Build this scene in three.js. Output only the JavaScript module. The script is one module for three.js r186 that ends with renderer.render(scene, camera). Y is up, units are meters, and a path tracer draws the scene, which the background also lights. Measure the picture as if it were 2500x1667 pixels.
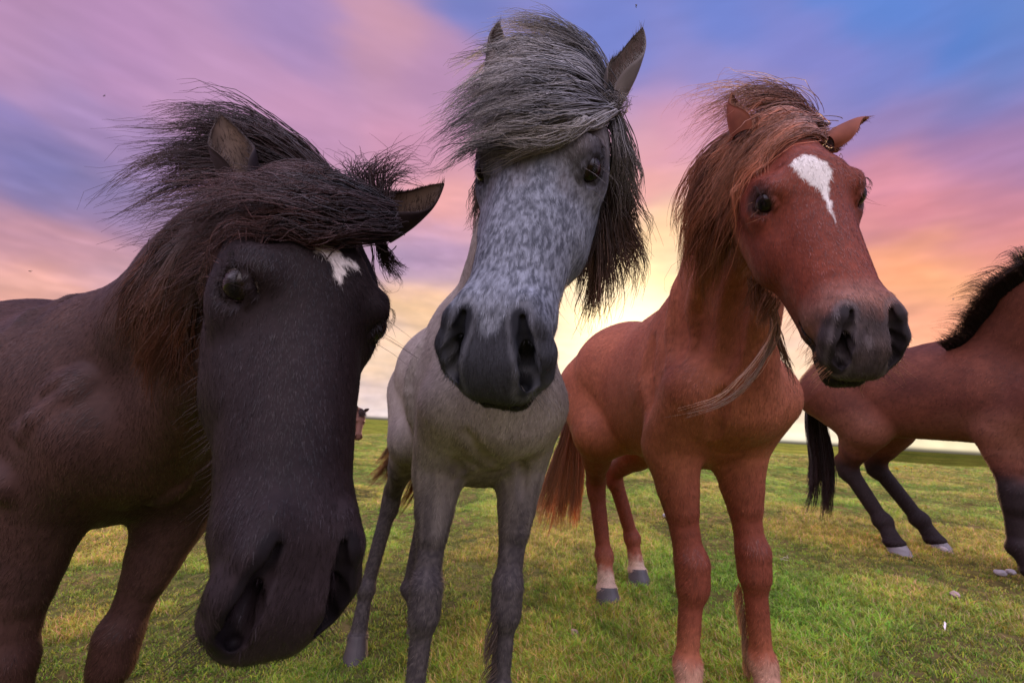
import * as THREE from 'three';
import { mergeGeometries } from 'three/addons/utils/BufferGeometryUtils.js';

// ------------------------------------------------------------------ camera, sky, sun, exposure
const scene = new THREE.Scene();
const camera = new THREE.PerspectiveCamera(73.75, 1024 / 682, 0.05, 3000);
camera.position.set(0, 0.82, 0);
camera.rotation.order = 'XYZ';
camera.rotation.set(10.36 * Math.PI / 180, 0, 3.3 * Math.PI / 180);
const renderer = new THREE.WebGLRenderer({ antialias: true });
renderer.setSize(1024, 682);
renderer.toneMapping = THREE.LinearToneMapping;
renderer.toneMappingExposure = 1;
renderer.shadowMap.enabled = true;
camera.focus = 0.85; camera.userData.fStop = 8;

function mulberry(a) { return () => { a |= 0; a = a + 0x6D2B79F5 | 0; let t = Math.imul(a ^ a >>> 15, 1 | a); t = t + Math.imul(t ^ t >>> 7, 61 | t) ^ t; return ((t ^ t >>> 14) >>> 0) / 4294967296; }; }
const hash3 = (x, y, z) => { let h = Math.imul(x, 374761393) ^ Math.imul(y, 668265263) ^ Math.imul(z, 2147483647 - 1013904223); h = Math.imul(h ^ h >>> 13, 1274126177); h ^= h >>> 16; return (h >>> 0) / 4294967296; };
function noise(x, y, z) {
  const xi = Math.floor(x), yi = Math.floor(y), zi = Math.floor(z); let u = x - xi, v = y - yi, w = z - zi;
  u = u * u * (3 - 2 * u); v = v * v * (3 - 2 * v); w = w * w * (3 - 2 * w);
  const L = (a, b, t) => a + (b - a) * t;
  return L(L(L(hash3(xi, yi, zi), hash3(xi + 1, yi, zi), u), L(hash3(xi, yi + 1, zi), hash3(xi + 1, yi + 1, zi), u), v),
    L(L(hash3(xi, yi, zi + 1), hash3(xi + 1, yi, zi + 1), u), L(hash3(xi, yi + 1, zi + 1), hash3(xi + 1, yi + 1, zi + 1), u), v), w) * 2 - 1;
}
const fbm = (x, y, z, n = 4) => { let s = 0, a = .5; for (let i = 0; i < n; i++) { s += a * noise(x, y, z); x = x * 2.03 + 7.1; y = y * 2.03 + 3.7; z = z * 2.03 + 1.3; a *= .5; } return s; };
const clamp = (x, a = 0, b = 1) => x < a ? a : x > b ? b : x, mix = (a, b, t) => a + (b - a) * t;
const smooth = (a, b, x) => { const t = clamp((x - a) / (b - a)); return t * t * (3 - 2 * t); };
const lin = c => { c /= 255; return c <= .04045 ? c / 12.92 : ((c + .055) / 1.055) ** 2.4; };
const V = (a) => new THREE.Vector3(a[0], a[1], a[2]);
const add = (a, b, s = 1) => [a[0] + b[0] * s, a[1] + b[1] * s, a[2] + b[2] * s], sub = (a, b) => [a[0] - b[0], a[1] - b[1], a[2] - b[2]];
const dot = (a, b) => a[0] * b[0] + a[1] * b[1] + a[2] * b[2], len = a => Math.hypot(a[0], a[1], a[2]);
const norm = a => { const l = len(a) || 1; return [a[0] / l, a[1] / l, a[2] / l]; };
const cross = (a, b) => [a[1] * b[2] - a[2] * b[1], a[2] * b[0] - a[0] * b[2], a[0] * b[1] - a[1] * b[0]];
const mix3 = (a, b, t) => [mix(a[0], b[0], t), mix(a[1], b[1], t), mix(a[2], b[2], t)];

// dusk sky: colours of the air and the clouds by direction
const SUN = [0.254,0.174,-0.951];
{
  const K = [ // direction, sRGB colour, weight
    [[-0.694,0.507,-0.512], 184, 138, 180], [[-0.599,0.531,-0.599], 188, 140, 188], [[-0.38,0.647,-0.661], 165, 136, 192], [[-0.244,0.679,-0.692], 205, 150, 172], [[-0.108,0.719,-0.687], 112, 126, 200], [[-0.172,0.643,-0.746], 188, 140, 182],
    [[0.141,0.706,-0.694], 114, 130, 210], [[0.345,0.689,-0.638], 108, 130, 212], [[0.514,0.629,-0.584], 84, 132, 216], [[0.603,0.567,-0.561], 74, 130, 215], [[0.642,0.577,-0.505], 98, 135, 210], [[0.672,0.505,-0.541], 92, 132, 208],
    [[0.543,0.556,-0.629], 122, 130, 205], [[0.307,0.619,-0.723], 142, 136, 204], [[0.267,0.549,-0.792], 218, 150, 178], [[0.25,0.468,-0.848], 242, 168, 165], [[0.294,0.381,-0.877], 255, 208, 160],
    [[0.268,0.316,-0.91], 255, 226, 166], [[0.229,0.273,-0.934], 255, 238, 196], [[0.614,0.43,-0.662], 226, 142, 160], [[0.688,0.425,-0.588], 168, 122, 172], [[0.671,0.478,-0.567], 128, 122, 186], [[0.606,0.485,-0.631], 150, 130, 190], [[0.427,0.616,-0.662], 128, 130, 206],
    [[0.636,0.365,-0.68], 222, 132, 150], [[0.702,0.343,-0.624], 200, 126, 150], [[0.639,0.308,-0.705], 255, 168, 110], [[0.675,0.267,-0.688], 255, 180, 118], [[0.719,0.28,-0.636], 232, 140, 135], [[0.666,0.216,-0.714], 255, 168, 134],
    [[0.527,0.066,-0.847], 255, 222, 190], [[0.526,0.006,-0.851], 255, 246, 215], [[0.699,0.023,-0.714], 255, 238, 195], [[-0.26,0.098,-0.961], 255, 214, 175], [[-0.256,0.053,-0.965], 214, 184, 180], [[-0.252,0.008,-0.968], 238, 222, 228], [[0.216,0.008,-0.976], 255, 248, 215],
    [[-0.207,0.25,-0.946], 255, 205, 150], [[-0.226,0.31,-0.924], 176, 146, 186], [[-0.156,0.37,-0.916], 190, 150, 186], [[-0.149,0.451,-0.88], 240, 166, 165], [[-0.208,0.536,-0.818], 206, 144, 178],
    [[-0.399,0.541,-0.74], 200, 146, 186], [[-0.485,0.549,-0.681], 194, 146, 190], [[-0.651,0.435,-0.622], 166, 136, 186], [[-0.697,0.337,-0.633], 122, 120, 176], [[-0.723,0.295,-0.624], 108, 114, 176], [[-0.666,0.307,-0.679], 146, 124, 170],
    [[-0.729,0.229,-0.645], 214, 150, 160], [[-0.693,0.232,-0.682], 212, 152, 166], [[-0.718,0.159,-0.677], 242, 174, 152], [[-0.657,0.186,-0.731], 208, 160, 170], [[-0.717,0.376,-0.587], 142, 126, 186], [[-0.698,0.449,-0.557], 184, 140, 182], [[-0.797,0.111,-0.594], 232, 165, 150], [[-0.802,0.31,-0.511], 140, 122, 178], [[0.774,0.357,-0.523], 150, 120, 175], [[0.824,0.14,-0.549], 225, 150, 150],
    [[-.8, .1, .4], 232, 186, 200], [[.8, .1, .4], 232, 186, 200], [[-.7, .5, .5], 216, 200, 232], [[.7, .5, .5], 208, 202, 236], [[0, 1, .1], 200, 200, 240], [[0, .5, .8], 245, 228, 240], [[0, .12, 1], 255, 220, 222],
  ].map(([d, r, g, b]) => { const k = d[2] > 0 ? (d[1] > .45 * len(d) ? 3.7 : .5) : 1; return [norm(d), lin(r) * k, lin(g) * k, lin(b) * k]; });
  const w = 1536, h = 768, data = new Float32Array(w * h * 4), sd = norm(SUN);
  for (let j = 0; j < h; j++) for (let i = 0; i < w; i++) {
    const el = ((j + .5) / h - .5) * Math.PI, az = ((i + .5) / w - .5) * 2 * Math.PI, ce = Math.cos(el);
    let d = [ce * Math.cos(az), Math.sin(el), ce * Math.sin(az)];
    const o = (j * w + i) * 4, e = Math.max(d[1], 0);
    // clouds: warp the direction a little, in streaks that lie flat near the horizon
    const st = 1 / (e + .25), qx = d[0] * st, qz = d[2] * st;
    const w1 = fbm(qx * 2.2 + 5, e * 7, qz * 2.2, 5), w2 = fbm(qx * 2.2 + 19, e * 7 + 4, qz * 2.2 + 3, 5);
    const q = norm([d[0] + w1 * .16, e + w2 * .09 * (.25 + e), d[2] + w1 * .05]);
    let R = 0, G = 0, B = 0, S = 0;
    for (const k of K) { const a = q[0] - k[0][0], b = (q[1] - k[0][1]) * 1.25, c = q[2] - k[0][2], t = a * a + b * b + c * c + .0035, ww = 1 / (t * t); S += ww; R += ww * k[1]; G += ww * k[2]; B += ww * k[3]; }
    R /= S; G /= S; B /= S;
    const band = fbm(qx * 3.1 + 40, e * 26, qz * 3.1 + 8, 5), fine = fbm(qx * 8 + 4, e * 50, qz * 8 + 1, 4);
    const wisp = Math.max(0, fbm(qx * 5 + 11 + band, e * 70 + band * 2, qz * 5, 5) + .05), puff = fbm(qx * 16 + 3, e * 90, qz * 16, 4), low = smooth(.7, .05, e), m = 1 + (band * .24 + fine * .13 + Math.max(-.2, puff) * .2) * (.3 + low * .7) + wisp * .35 * low;
    R *= m * (1 + band * .1 * low); G *= m; B *= m * (1 - band * .22 * low);
    const g = Math.max(0, dot(d, sd)), glow = 1.7 * g ** 140 + .14 * g ** 24;
    R += glow * 1.0 * (.9 + band * .5); G += glow * .62 * (.9 + band * .5); B += glow * .24;
    if (d[1] < 0) { const t = smooth(0, -.1, d[1]); R = mix(R, .1, t); G = mix(G, .09, t); B = mix(B, .06, t); }
    { const l = R * .3 + G * .5 + B * .2; R = mix(R, l, .1) * 1.03; G = mix(G, l, .1) * 1.03; B = mix(B, l, .1) * 1.03; }
    data[o] = R; data[o + 1] = G; data[o + 2] = B; data[o + 3] = 1;
  }
  const sky = new THREE.DataTexture(data, w, h, THREE.RGBAFormat, THREE.FloatType);
  sky.mapping = THREE.EquirectangularReflectionMapping; sky.magFilter = sky.minFilter = THREE.LinearFilter; sky.needsUpdate = true;
  scene.background = sky; scene.environment = sky;
}
const sun = new THREE.DirectionalLight(new THREE.Color(1, .6, .32), 4.6);
sun.position.set(SUN[0] * 30, SUN[1] * 30, SUN[2] * 30);
sun.castShadow = true; sun.shadow.radius = 16; sun.shadow.mapSize.set(2048, 2048);
Object.assign(sun.shadow.camera, { left: -8, right: 8, top: 8, bottom: -8, near: 1, far: 80 });
scene.add(sun, sun.target);

// ------------------------------------------------------------------ naming
const used = {};
const numbered = n => { const k = used[n] = (used[n] ?? -1) + 1; return k ? `${n}_${String(k).padStart(3, '0')}` : n; };
function put(name, geo, mat, parent = scene, kind) { const m = new THREE.Mesh(geo, mat); m.name = name; m.castShadow = m.receiveShadow = true; if (kind) m.userData.kind = kind; parent.add(m); return m; }
function thing(name, label, category, pos, group) { const g = new THREE.Group(); g.name = numbered(name); g.position.set(...pos); g.userData = { label, category }; if (group) g.userData.group = group; scene.add(g); return g; }

// ------------------------------------------------------------------ ground
const bump = (x, z) => fbm(x * .9, z * .9, 3.3, 3) * .035 + fbm(x * 4, z * 4, 9.1, 2) * .012;
const G = (x, z) => {
  const r = Math.hypot(x, z), slope = .2 * Math.tanh((x - .2) / 1.7);
  return slope * smooth(160, 6, r) + bump(x, z) * (1 + smooth(3, 14, r) * 1.2) + fbm(x * .12, z * .12, 5, 2) * .5 * smooth(6, 40, r) - smooth(60, 240, r) * 4;
};
{
  const S = 512, px = new Uint8Array(S * S * 4), rnd = mulberry(5);
  const per = (x, y, f, o) => { const a = x / S * f, b = y / S * f; // tiles
    const g = (i, j) => hash3(((i % f) + f) % f, ((j % f) + f) % f, o); const xi = Math.floor(a), yi = Math.floor(b), u = smooth(0, 1, a - xi), v = smooth(0, 1, b - yi);
    return mix(mix(g(xi, yi), g(xi + 1, yi), u), mix(g(xi, yi + 1), g(xi + 1, yi + 1), u), v) * 2 - 1; };
  for (let y = 0; y < S; y++) for (let x = 0; x < S; x++) {
    const a = per(x, y, 6, 1) * .5 + per(x, y, 14, 2) * .5, b = per(x, y, 60, 3) * .6 + per(x, y, 150, 4) * .6, c = per(x, y, 9, 5) * .6 + per(x, y, 31, 6) * .5, o = (y * S + x) * 4;
    const t = clamp(.5 + .5 * c + .25 * b), k = 1 + .35 * a + .4 * b;
    px[o] = clamp((.115 + .06 * t) * k) ** .4545 * 255; px[o + 1] = clamp((.125 - .01 * t) * k) ** .4545 * 255; px[o + 2] = clamp((.03 + .015 * t) * k) ** .4545 * 255; px[o + 3] = 255;
  }
  const tex = new THREE.DataTexture(px, S, S); tex.colorSpace = THREE.SRGBColorSpace; tex.wrapS = tex.wrapT = THREE.RepeatWrapping; tex.magFilter = THREE.LinearFilter; tex.minFilter = THREE.LinearMipmapLinearFilter; tex.generateMipmaps = true; tex.needsUpdate = true;
  const nr = 260, na = 420, pos = [], uv = [], col = [], idx = [];
  for (let i = 0; i <= nr; i++) { const r = .02 + 900 * (i / nr) ** 5 + 6 * (i / nr);
    for (let j = 0; j <= na; j++) { const a = j / na * 2 * Math.PI, x = Math.sin(a) * r, z = -Math.cos(a) * r; pos.push(x, G(x, z), z); uv.push(x / 3.1, z / 3.1);
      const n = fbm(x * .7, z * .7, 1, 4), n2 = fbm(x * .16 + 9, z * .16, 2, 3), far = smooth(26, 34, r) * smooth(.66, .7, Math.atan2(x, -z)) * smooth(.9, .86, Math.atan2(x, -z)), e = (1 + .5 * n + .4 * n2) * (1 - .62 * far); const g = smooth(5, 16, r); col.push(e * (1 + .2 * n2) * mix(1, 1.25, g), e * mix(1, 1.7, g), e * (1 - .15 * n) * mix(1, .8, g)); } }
  for (let i = 0; i < nr; i++) for (let j = 0; j < na; j++) { const a = i * (na + 1) + j, b = a + na + 1; idx.push(a, b, a + 1, a + 1, b, b + 1); }
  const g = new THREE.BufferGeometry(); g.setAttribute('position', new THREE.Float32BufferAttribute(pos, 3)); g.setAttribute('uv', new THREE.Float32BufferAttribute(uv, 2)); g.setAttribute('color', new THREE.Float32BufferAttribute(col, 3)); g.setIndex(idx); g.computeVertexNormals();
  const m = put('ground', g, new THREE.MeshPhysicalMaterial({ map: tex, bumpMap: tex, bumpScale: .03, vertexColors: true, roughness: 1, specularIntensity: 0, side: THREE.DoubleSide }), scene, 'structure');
}

// ------------------------------------------------------------------ implicit surfaces: tapered capsules joined with a smooth minimum, meshed with surface nets
class Field {
  constructor() { this.p = []; this.g = 0; }
  // a,b ends; ra,rb radii; k blend; ax,s: squash along ax by s; cut: carve
  cap(a, b, ra, rb, k = .03, ax = null, s = 1, cut = false) {
    const ba = sub(b, a); let bs = ba;
    if (ax) { const c = dot(ba, ax) * (1 / s - 1); bs = add(ba, ax, c); }
    const R = Math.max(ra, rb) * Math.max(1, s) + k;
    this.p.push({ a, bs, ra, dr: rb - ra, k, ax, q: 1 / s - 1, cut, g: this.g, bb: Math.max(dot(bs, bs), 1e-9), c: add(a, ba, .5), R: len(ba) / 2 + R, mn: Math.min(1, s) });
    return this;
  }
  one(o, x, y, z) {
    let dx = x - o.a[0], dy = y - o.a[1], dz = z - o.a[2];
    if (o.ax) { const c = (dx * o.ax[0] + dy * o.ax[1] + dz * o.ax[2]) * o.q; dx += o.ax[0] * c; dy += o.ax[1] * c; dz += o.ax[2] * c; }
    let h = (dx * o.bs[0] + dy * o.bs[1] + dz * o.bs[2]) / o.bb; h = h < 0 ? 0 : h > 1 ? 1 : h;
    dx -= h * o.bs[0]; dy -= h * o.bs[1]; dz -= h * o.bs[2];
    return Math.sqrt(dx * dx + dy * dy + dz * dz) - o.ra - h * o.dr;
  }
  at(x, y, z, L = this.p) {
    let A = 1e3, B = 1e3;
    for (let i = 0; i < L.length; i++) {
      const o = L[i], e = this.one(o, x, y, z); let d = o.g ? B : A;
      if (o.cut) { const t = -e; if (t > d - o.k) { const h = Math.max(o.k - Math.abs(d - t), 0) / o.k; d = Math.max(d, t) + h * h * o.k * .25; } }
      else if (e < d + o.k) { const h = Math.max(o.k - Math.abs(d - e), 0) / o.k; d = Math.min(d, e) - h * h * o.k * .25; }
      if (o.g) B = d; else A = d;
    }
    const h = Math.max(.016 - Math.abs(A - B), 0) / .016; // the head lies over the neck with a narrow seam
    return Math.min(A, B) - h * h * .004;
  }
  near(c, r) { return this.p.filter(o => { const d = Math.hypot(c[0] - o.c[0], c[1] - o.c[1], c[2] - o.c[2]); return d < o.R + r + .02; }); }
}
function surfaceNets(f, cell, lo, hi, keep) {
  const B = 8, n = [0, 1, 2].map(i => Math.ceil((hi[i] - lo[i]) / cell / B) * B), nb = n.map(v => v / B), N1 = B + 1;
  const half = cell * B * .5 * 1.733, vert = new Map(), pos = [], nor = [], cells = [], masks = [], val = new Float64Array(N1 * N1 * N1);
  const sx = 1, sy = n[0] + 2, sz = (n[0] + 2) * (n[1] + 2);
  for (let bz = 0; bz < nb[2]; bz++) for (let by = 0; by < nb[1]; by++) for (let bx = 0; bx < nb[0]; bx++) {
    const c = [lo[0] + (bx + .5) * B * cell, lo[1] + (by + .5) * B * cell, lo[2] + (bz + .5) * B * cell];
    if (keep.block && !keep.block(c, half)) continue;
    const L = f.near(c, half + cell); if (!L.some(o => !o.cut)) continue;
    if (f.at(c[0], c[1], c[2], L) > half * 2.0) continue;
    let neg = 0, q = 0;
    for (let k = 0; k < N1; k++) for (let j = 0; j < N1; j++) for (let i = 0; i < N1; i++, q++) { const v = f.at(lo[0] + (bx * B + i) * cell, lo[1] + (by * B + j) * cell, lo[2] + (bz * B + k) * cell, L); val[q] = v; if (v < 0) neg++; }
    if (!neg || neg === q) continue;
    for (let k = 0; k < B; k++) for (let j = 0; j < B; j++) for (let i = 0; i < B; i++) {
      let m = 0, cnt = 0, px = 0, py = 0, pz = 0; const v = [];
      for (let t = 0; t < 8; t++) { const a = val[(i + (t & 1)) + N1 * (j + (t >> 1 & 1) + N1 * (k + (t >> 2)))]; v.push(a); if (a < 0) m |= 1 << t; }
      if (m === 0 || m === 255) continue;
      for (let e = 0; e < 12; e++) { const ax = e >> 2, r = e & 3, b1 = ax === 0 ? 2 : 1, b2 = ax === 2 ? 2 : 4, t0 = (r & 1 ? b1 : 0) | (r & 2 ? b2 : 0), t1 = t0 | 1 << ax; const a = v[t0], b = v[t1]; if ((a < 0) === (b < 0)) continue; const s = a / (a - b); cnt++; px += mix(t0 & 1, t1 & 1, s); py += mix(t0 >> 1 & 1, t1 >> 1 & 1, s); pz += mix(t0 >> 2, t1 >> 2, s); }
      const ci = bx * B + i, cj = by * B + j, ck = bz * B + k;
      let P = [lo[0] + (ci + px / cnt) * cell, lo[1] + (cj + py / cnt) * cell, lo[2] + (ck + pz / cnt) * cell];
      if (!keep.cell(P)) continue;
      const E = cell * .5, gr = (p) => [f.at(p[0] + E, p[1], p[2], L) - f.at(p[0] - E, p[1], p[2], L), f.at(p[0], p[1] + E, p[2], L) - f.at(p[0], p[1] - E, p[2], L), f.at(p[0], p[1], p[2] + E, L) - f.at(p[0], p[1], p[2] - E, L)].map(x => x / (2 * E));
      let g = gr(P); const d = f.at(P[0], P[1], P[2], L), gl = dot(g, g) || 1; P = add(P, g, -clamp(d / gl, -cell, cell)); g = norm(gr(P));
      vert.set(ci * sx + cj * sy + ck * sz, pos.length / 3); pos.push(...P); nor.push(...g); cells.push(ci, cj, ck); masks.push(m);
    }
  }
  const idx = [];
  for (let q = 0; q < masks.length; q++) {
    const m = masks[q], key = cells[q * 3] * sx + cells[q * 3 + 1] * sy + cells[q * 3 + 2] * sz, in0 = m & 1;
    for (let a = 0; a < 3; a++) {
      if (!!in0 === !!(m >> (1 << a) & 1)) continue;
      const s1 = [sy, sz, sx][a], s2 = [sz, sx, sy][a];
      const A = vert.get(key), b = vert.get(key - s1), c = vert.get(key - s1 - s2), d = vert.get(key - s2);
      if (b === undefined || c === undefined || d === undefined) continue;
      if (in0) idx.push(A, b, c, A, c, d); else idx.push(A, c, b, A, d, c);
    }
  }
  return { pos, nor, idx };
}

// ------------------------------------------------------------------ strands of hair, as thin three-sided tapered tubes
class Hair {
  constructor(seed, origin, push) { this.push = push; this.r = mulberry(seed); this.pos = []; this.nor = []; this.col = []; this.idx = []; this.o = origin; }
  gauss() { return (this.r() + this.r() + this.r() - 1.5) * 1.15; }
  tube(pts, r0, r1, c0, c1, tipStart = .5) {
    const n = pts.length, base = this.pos.length / 3;
    let u = null;
    for (let i = 0; i < n; i++) {
      const T = norm(sub(pts[Math.min(i + 1, n - 1)], pts[Math.max(i - 1, 0)]));
      if (!u) u = norm(cross(T, Math.abs(T[1]) < .9 ? [0, 1, 0] : [1, 0, 0])); else u = norm(add(u, T, -dot(u, T)));
      const v = cross(T, u), t = i / (n - 1), r = mix(r0, r1, t < tipStart ? t * .3 : .3 * tipStart + (t - tipStart) / (1 - tipStart) * (1 - .3 * tipStart));
      for (let s = 0; s < 3; s++) { const a = s * 2.0944, N = add([u[0] * Math.cos(a), u[1] * Math.cos(a), u[2] * Math.cos(a)], v, Math.sin(a)), P = add(pts[i], N, r); this.pos.push(P[0] - this.o[0], P[1] - this.o[1], P[2] - this.o[2]); this.nor.push(...N); const c = mix3(c0, c1, t * t); this.col.push(...c); }
    }
    for (let i = 0; i < n - 1; i++) for (let s = 0; s < 3; s++) { const a = base + i * 3 + s, b = base + i * 3 + (s + 1) % 3; this.idx.push(a, b, a + 3, b, b + 3, a + 3); }
  }
  // guides: polylines of equal length from root to tip; strands run between neighbouring guides
  lock(guides, n, o = {}) {
    const { r0 = .0008, r1 = .00015, jit = .012, root = .6, wave = .008, freq = 3, len: lv = .35, clumps = 40, cw = .18, c0 = [.03, .02, .02], c1 = c0, cv = .55, segs = 14, fly = 0 } = o, R = this.r, gn = guides.length;
    const cl = []; for (let i = 0; i < clumps; i++) cl.push({ u: R() * (gn - 1), ph: [R() * 50, R() * 50, R() * 50], off: [this.gauss() * jit, this.gauss() * jit, this.gauss() * jit], b: 1 + (R() - .5) * cv * 1.4, l: 1 - R() * lv });
    for (let i = 0; i < n; i++) {
      const c = cl[Math.floor(R() * clumps)], wild = R() < fly, u = clamp(c.u + this.gauss() * cw, 0, gn - 1.0001), gi = gn > 1 ? Math.floor(u) : 0, gf = gn > 1 ? u - gi : 0, A = guides[gi], Bg = guides[Math.min(gi + 1, gn - 1)];
      const cp = A.map((p, k) => mix3(p, Bg[k], gf)), m = cp.length - 1, L = clamp(c.l * (1 - R() * lv * .6), .15, 1), own = [this.gauss() * jit * .45, this.gauss() * jit * .45, this.gauss() * jit * .45], ph = [R() * 90, R() * 90, R() * 90], pts = [], wk = wild ? 2.6 : 1;
      for (let s = 0; s <= segs; s++) {
        const t = s / segs * L, x = t * m, k = Math.min(Math.floor(x), m - 1), f = x - k, p0 = cp[Math.max(k - 1, 0)], p1 = cp[k], p2 = cp[k + 1], p3 = cp[Math.min(k + 2, m)];
        const P = [0, 1, 2].map(q => .5 * (2 * p1[q] + (p2[q] - p0[q]) * f + (2 * p0[q] - 5 * p1[q] + 4 * p2[q] - p3[q]) * f * f + (3 * p1[q] - p0[q] - 3 * p2[q] + p3[q]) * f * f * f));
        const e = root + (1 - root) * 1.6 * t, wv = wave * (.25 + t * 1.2);
        for (let q = 0; q < 3; q++) P[q] += (c.off[q] + own[q] * wk) * e + noise(t * freq + c.ph[q], c.ph[(q + 1) % 3], 0) * wv * 1.6 + noise(t * freq * 2.6 + ph[q], ph[(q + 1) % 3], 7) * wv * .5 * wk;
        pts.push(P);
      }
      if (o.stick) { const q = sub(this.push.snap(pts[0], -.004), pts[0]); for (let s = 0; s <= segs; s++) pts[s] = add(pts[s], q, 1 - .35 * s / segs); }
      if (this.push && !o.free) { const lift = .002 + R() * .012; for (let s = 1; s <= segs; s++) pts[s] = this.push(pts[s], lift * Math.min(1, s / 3)); }
      const bb = c.b * (1 + (R() - .5) * cv), w = .8 + R() * .5;
      this.tube(pts, r0 * w, r1, c0.map(x => x * bb), c1.map(x => x * bb));
    }
    return this;
  }
  geo() { const g = new THREE.BufferGeometry(); g.setAttribute('position', new THREE.Float32BufferAttribute(this.pos, 3)); g.setAttribute('normal', new THREE.Float32BufferAttribute(this.nor, 3)); g.setAttribute('color', new THREE.Float32BufferAttribute(this.col, 3)); g.setIndex(this.idx); return g; }
}

// ------------------------------------------------------------------ horses
const eyeMat = new THREE.MeshPhysicalMaterial({ vertexColors: true, roughness: .05, specularIntensity: .45, clearcoat: .15, clearcoatRoughness: .03 });
const hoofMat = new THREE.MeshStandardMaterial({ vertexColors: true, roughness: .55 });
const hairMat = (o = {}) => new THREE.MeshPhysicalMaterial({ vertexColors: true, roughness: .55, specularIntensity: .45, transmission: .25, thickness: 0, ...o });
const skinOf = (o) => new THREE.MeshPhysicalMaterial({ vertexColors: true, roughness: .7, specularIntensity: .35, ...o });

function headFrame(o, z, y, s = 1, turn = 0) {
  z = norm(z); y = norm(add(y, z, -dot(y, z))); let x = cross(y, z); { const a = turn * Math.PI / 180, y0 = y; y = add(y.map(v => v * Math.cos(a)), x, -Math.sin(a)); x = add(x.map(v => v * Math.cos(a)), y0, Math.sin(a)); }
  const to = (p) => [0, 1, 2].map(i => o[i] + s * (x[i] * p[0] + y[i] * p[1] + z[i] * p[2]));
  const vec = (p) => [0, 1, 2].map(i => x[i] * p[0] + y[i] * p[1] + z[i] * p[2]);
  const from = (p) => { const d = sub(p, o); return [dot(d, x) / s, dot(d, y) / s, dot(d, z) / s]; };
  return { to, vec, from, x, y, z, o, s };
}
const EYE = [.0745, -.022, .2095], EYEN = norm([.76, .32, .56]);
function headPrims(f, h, o = {}) {
  const s = h.s, lid = o.lid ?? 1, mw = o.muzzle ?? 1, ck = o.cheek ?? 1;
  const nr = p => mix(1, mix(1, mw, .6), smooth(.43, .48, p[2])), nx = p => { const t = smooth(.4, .47, p[2]); return [p[0] * mix(1, mw, t), p[1], p[2]]; };
  const c = (a, b, ra, rb, k, ax, q, cut) => f.cap(h.to(nx(a)), h.to(nx(b)), ra * s * nr(a), rb * s * nr(b), k * s, ax ? h.vec(ax) : null, q ?? 1, cut);
  const two = (fn) => { fn(1); fn(-1); }, X = [1, 0, 0], Y = [0, 1, 0];
  c([0, -.055, .03], [0, -.045, .15], .075, .078, .03);                                   // braincase
  c([-.036, -.032, .17], [.036, -.032, .17], .056, .056, .04, Y, .95);                     // forehead
  c([0, -.04, .18], [0, -.062, .445], .064, .047, .04, X, 1.06);                            // nasal bones
  c([0, -.088, .22], [0, -.088, .44], .07, .052, .03, X, 1.13);                              // maxilla
  two(q => c([q * .052 * ck, -.112, .09], [q * .056 * ck, -.112, .27], .084, .056, .035, X, .52));  // round cheeks
  two(q => c([q * .066 * ck, -.04, .12], [q * .074 * ck, -.055, .2], .03, .024, .03));                 // cheekbone arch
  two(q => c([q * .03, -.15, .2], [q * .02, -.135, .43], .03, .022, .03));                  // jaw bars
  c([0, -.12, .25], [0, -.115, .42], .05, .042, .03, X, .75);
  two(q => c([q * .066, -.068, .215], [q * .05, -.078, .31], .012, .008, .035));            // facial crest
  two(q => c([q * .068, -.004, .18], [q * .067, -.002, .2], .024, .021, .02));            // brow over the eye
  two(q => c([q * .068, -.056, .195], [q * .064, -.056, .22], .027, .027, .025));              // below the eye
  c([-.016, -.066, .455], [.016, -.066, .455], .05, .05, .03, Y, .95);                       // muzzle
  c([-.015, -.085, .505], [.015, -.085, .505], .045, .045, .03);
  two(q => c([q * .04, -.048, .465], [q * .049, -.07, .507], .021, .024, .025));              // nostril wings
  two(q => c([q * .036, -.088, .508], [q * .026, -.108, .52], .022, .02, .025));
  c([-.019, -.106, .526], [.019, -.106, .526], .028, .028, .025);                                // upper lip
  c([-.02, -.146, .521], [.02, -.146, .521], .026, .026, .01); c([-.016, -.145, .49], [.016, -.145, .49], .027, .027, .02);                             // lower lip and chin
  c([0, -.14, .44], [0, -.14, .49], .028, .028, .025);
  // carved: nostrils, mouth line, hollow over the eye, eye socket
  two(q => { // nostril: a shallow bowl with a raised rim, and a slit along its inner edge
    const run = (N, k, rim) => { for (let i = 0; i + 1 < N.length; i++) { const A = N[i], Z = N[i + 1]; c([q * A[0], A[1], A[2]], [q * Z[0], Z[1], Z[2]], A[3], Z[3], k, null, 1, !rim); } };
    run([[.044, -.022, .455, .001], [.06, -.034, .48, .005], [.071, -.06, .503, .0065], [.066, -.09, .518, .006], [.046, -.112, .531, .004]], .024, true);
    run([[.041, -.025, .479, .004], [.047, -.037, .5, .0085], [.053, -.056, .519, .0128], [.052, -.077, .53, .0128], [.045, -.092, .535, .007]], .006);
    run([[.051, -.056, .515, .0115], [.036, -.064, .472, .011]], .006); run([[.05, -.076, .526, .0115], [.036, -.072, .48, .01]], .006); });
  two(q => { const M = [[.052, -.114, .43], [.049, -.121, .475], [.042, -.125, .515], [.026, -.128, .546], [0, -.13, .556]]; for (let i = 0; i < 4; i++) c([q * M[i][0], M[i][1], M[i][2]], [q * M[i + 1][0], M[i + 1][1], M[i + 1][2]], .0065, .0065, .005, null, 1, true); });
  two(q => c([q * .07, .03, .13], [q * .075, .022, .15], .022, .018, .035, null, 1, true));
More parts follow.
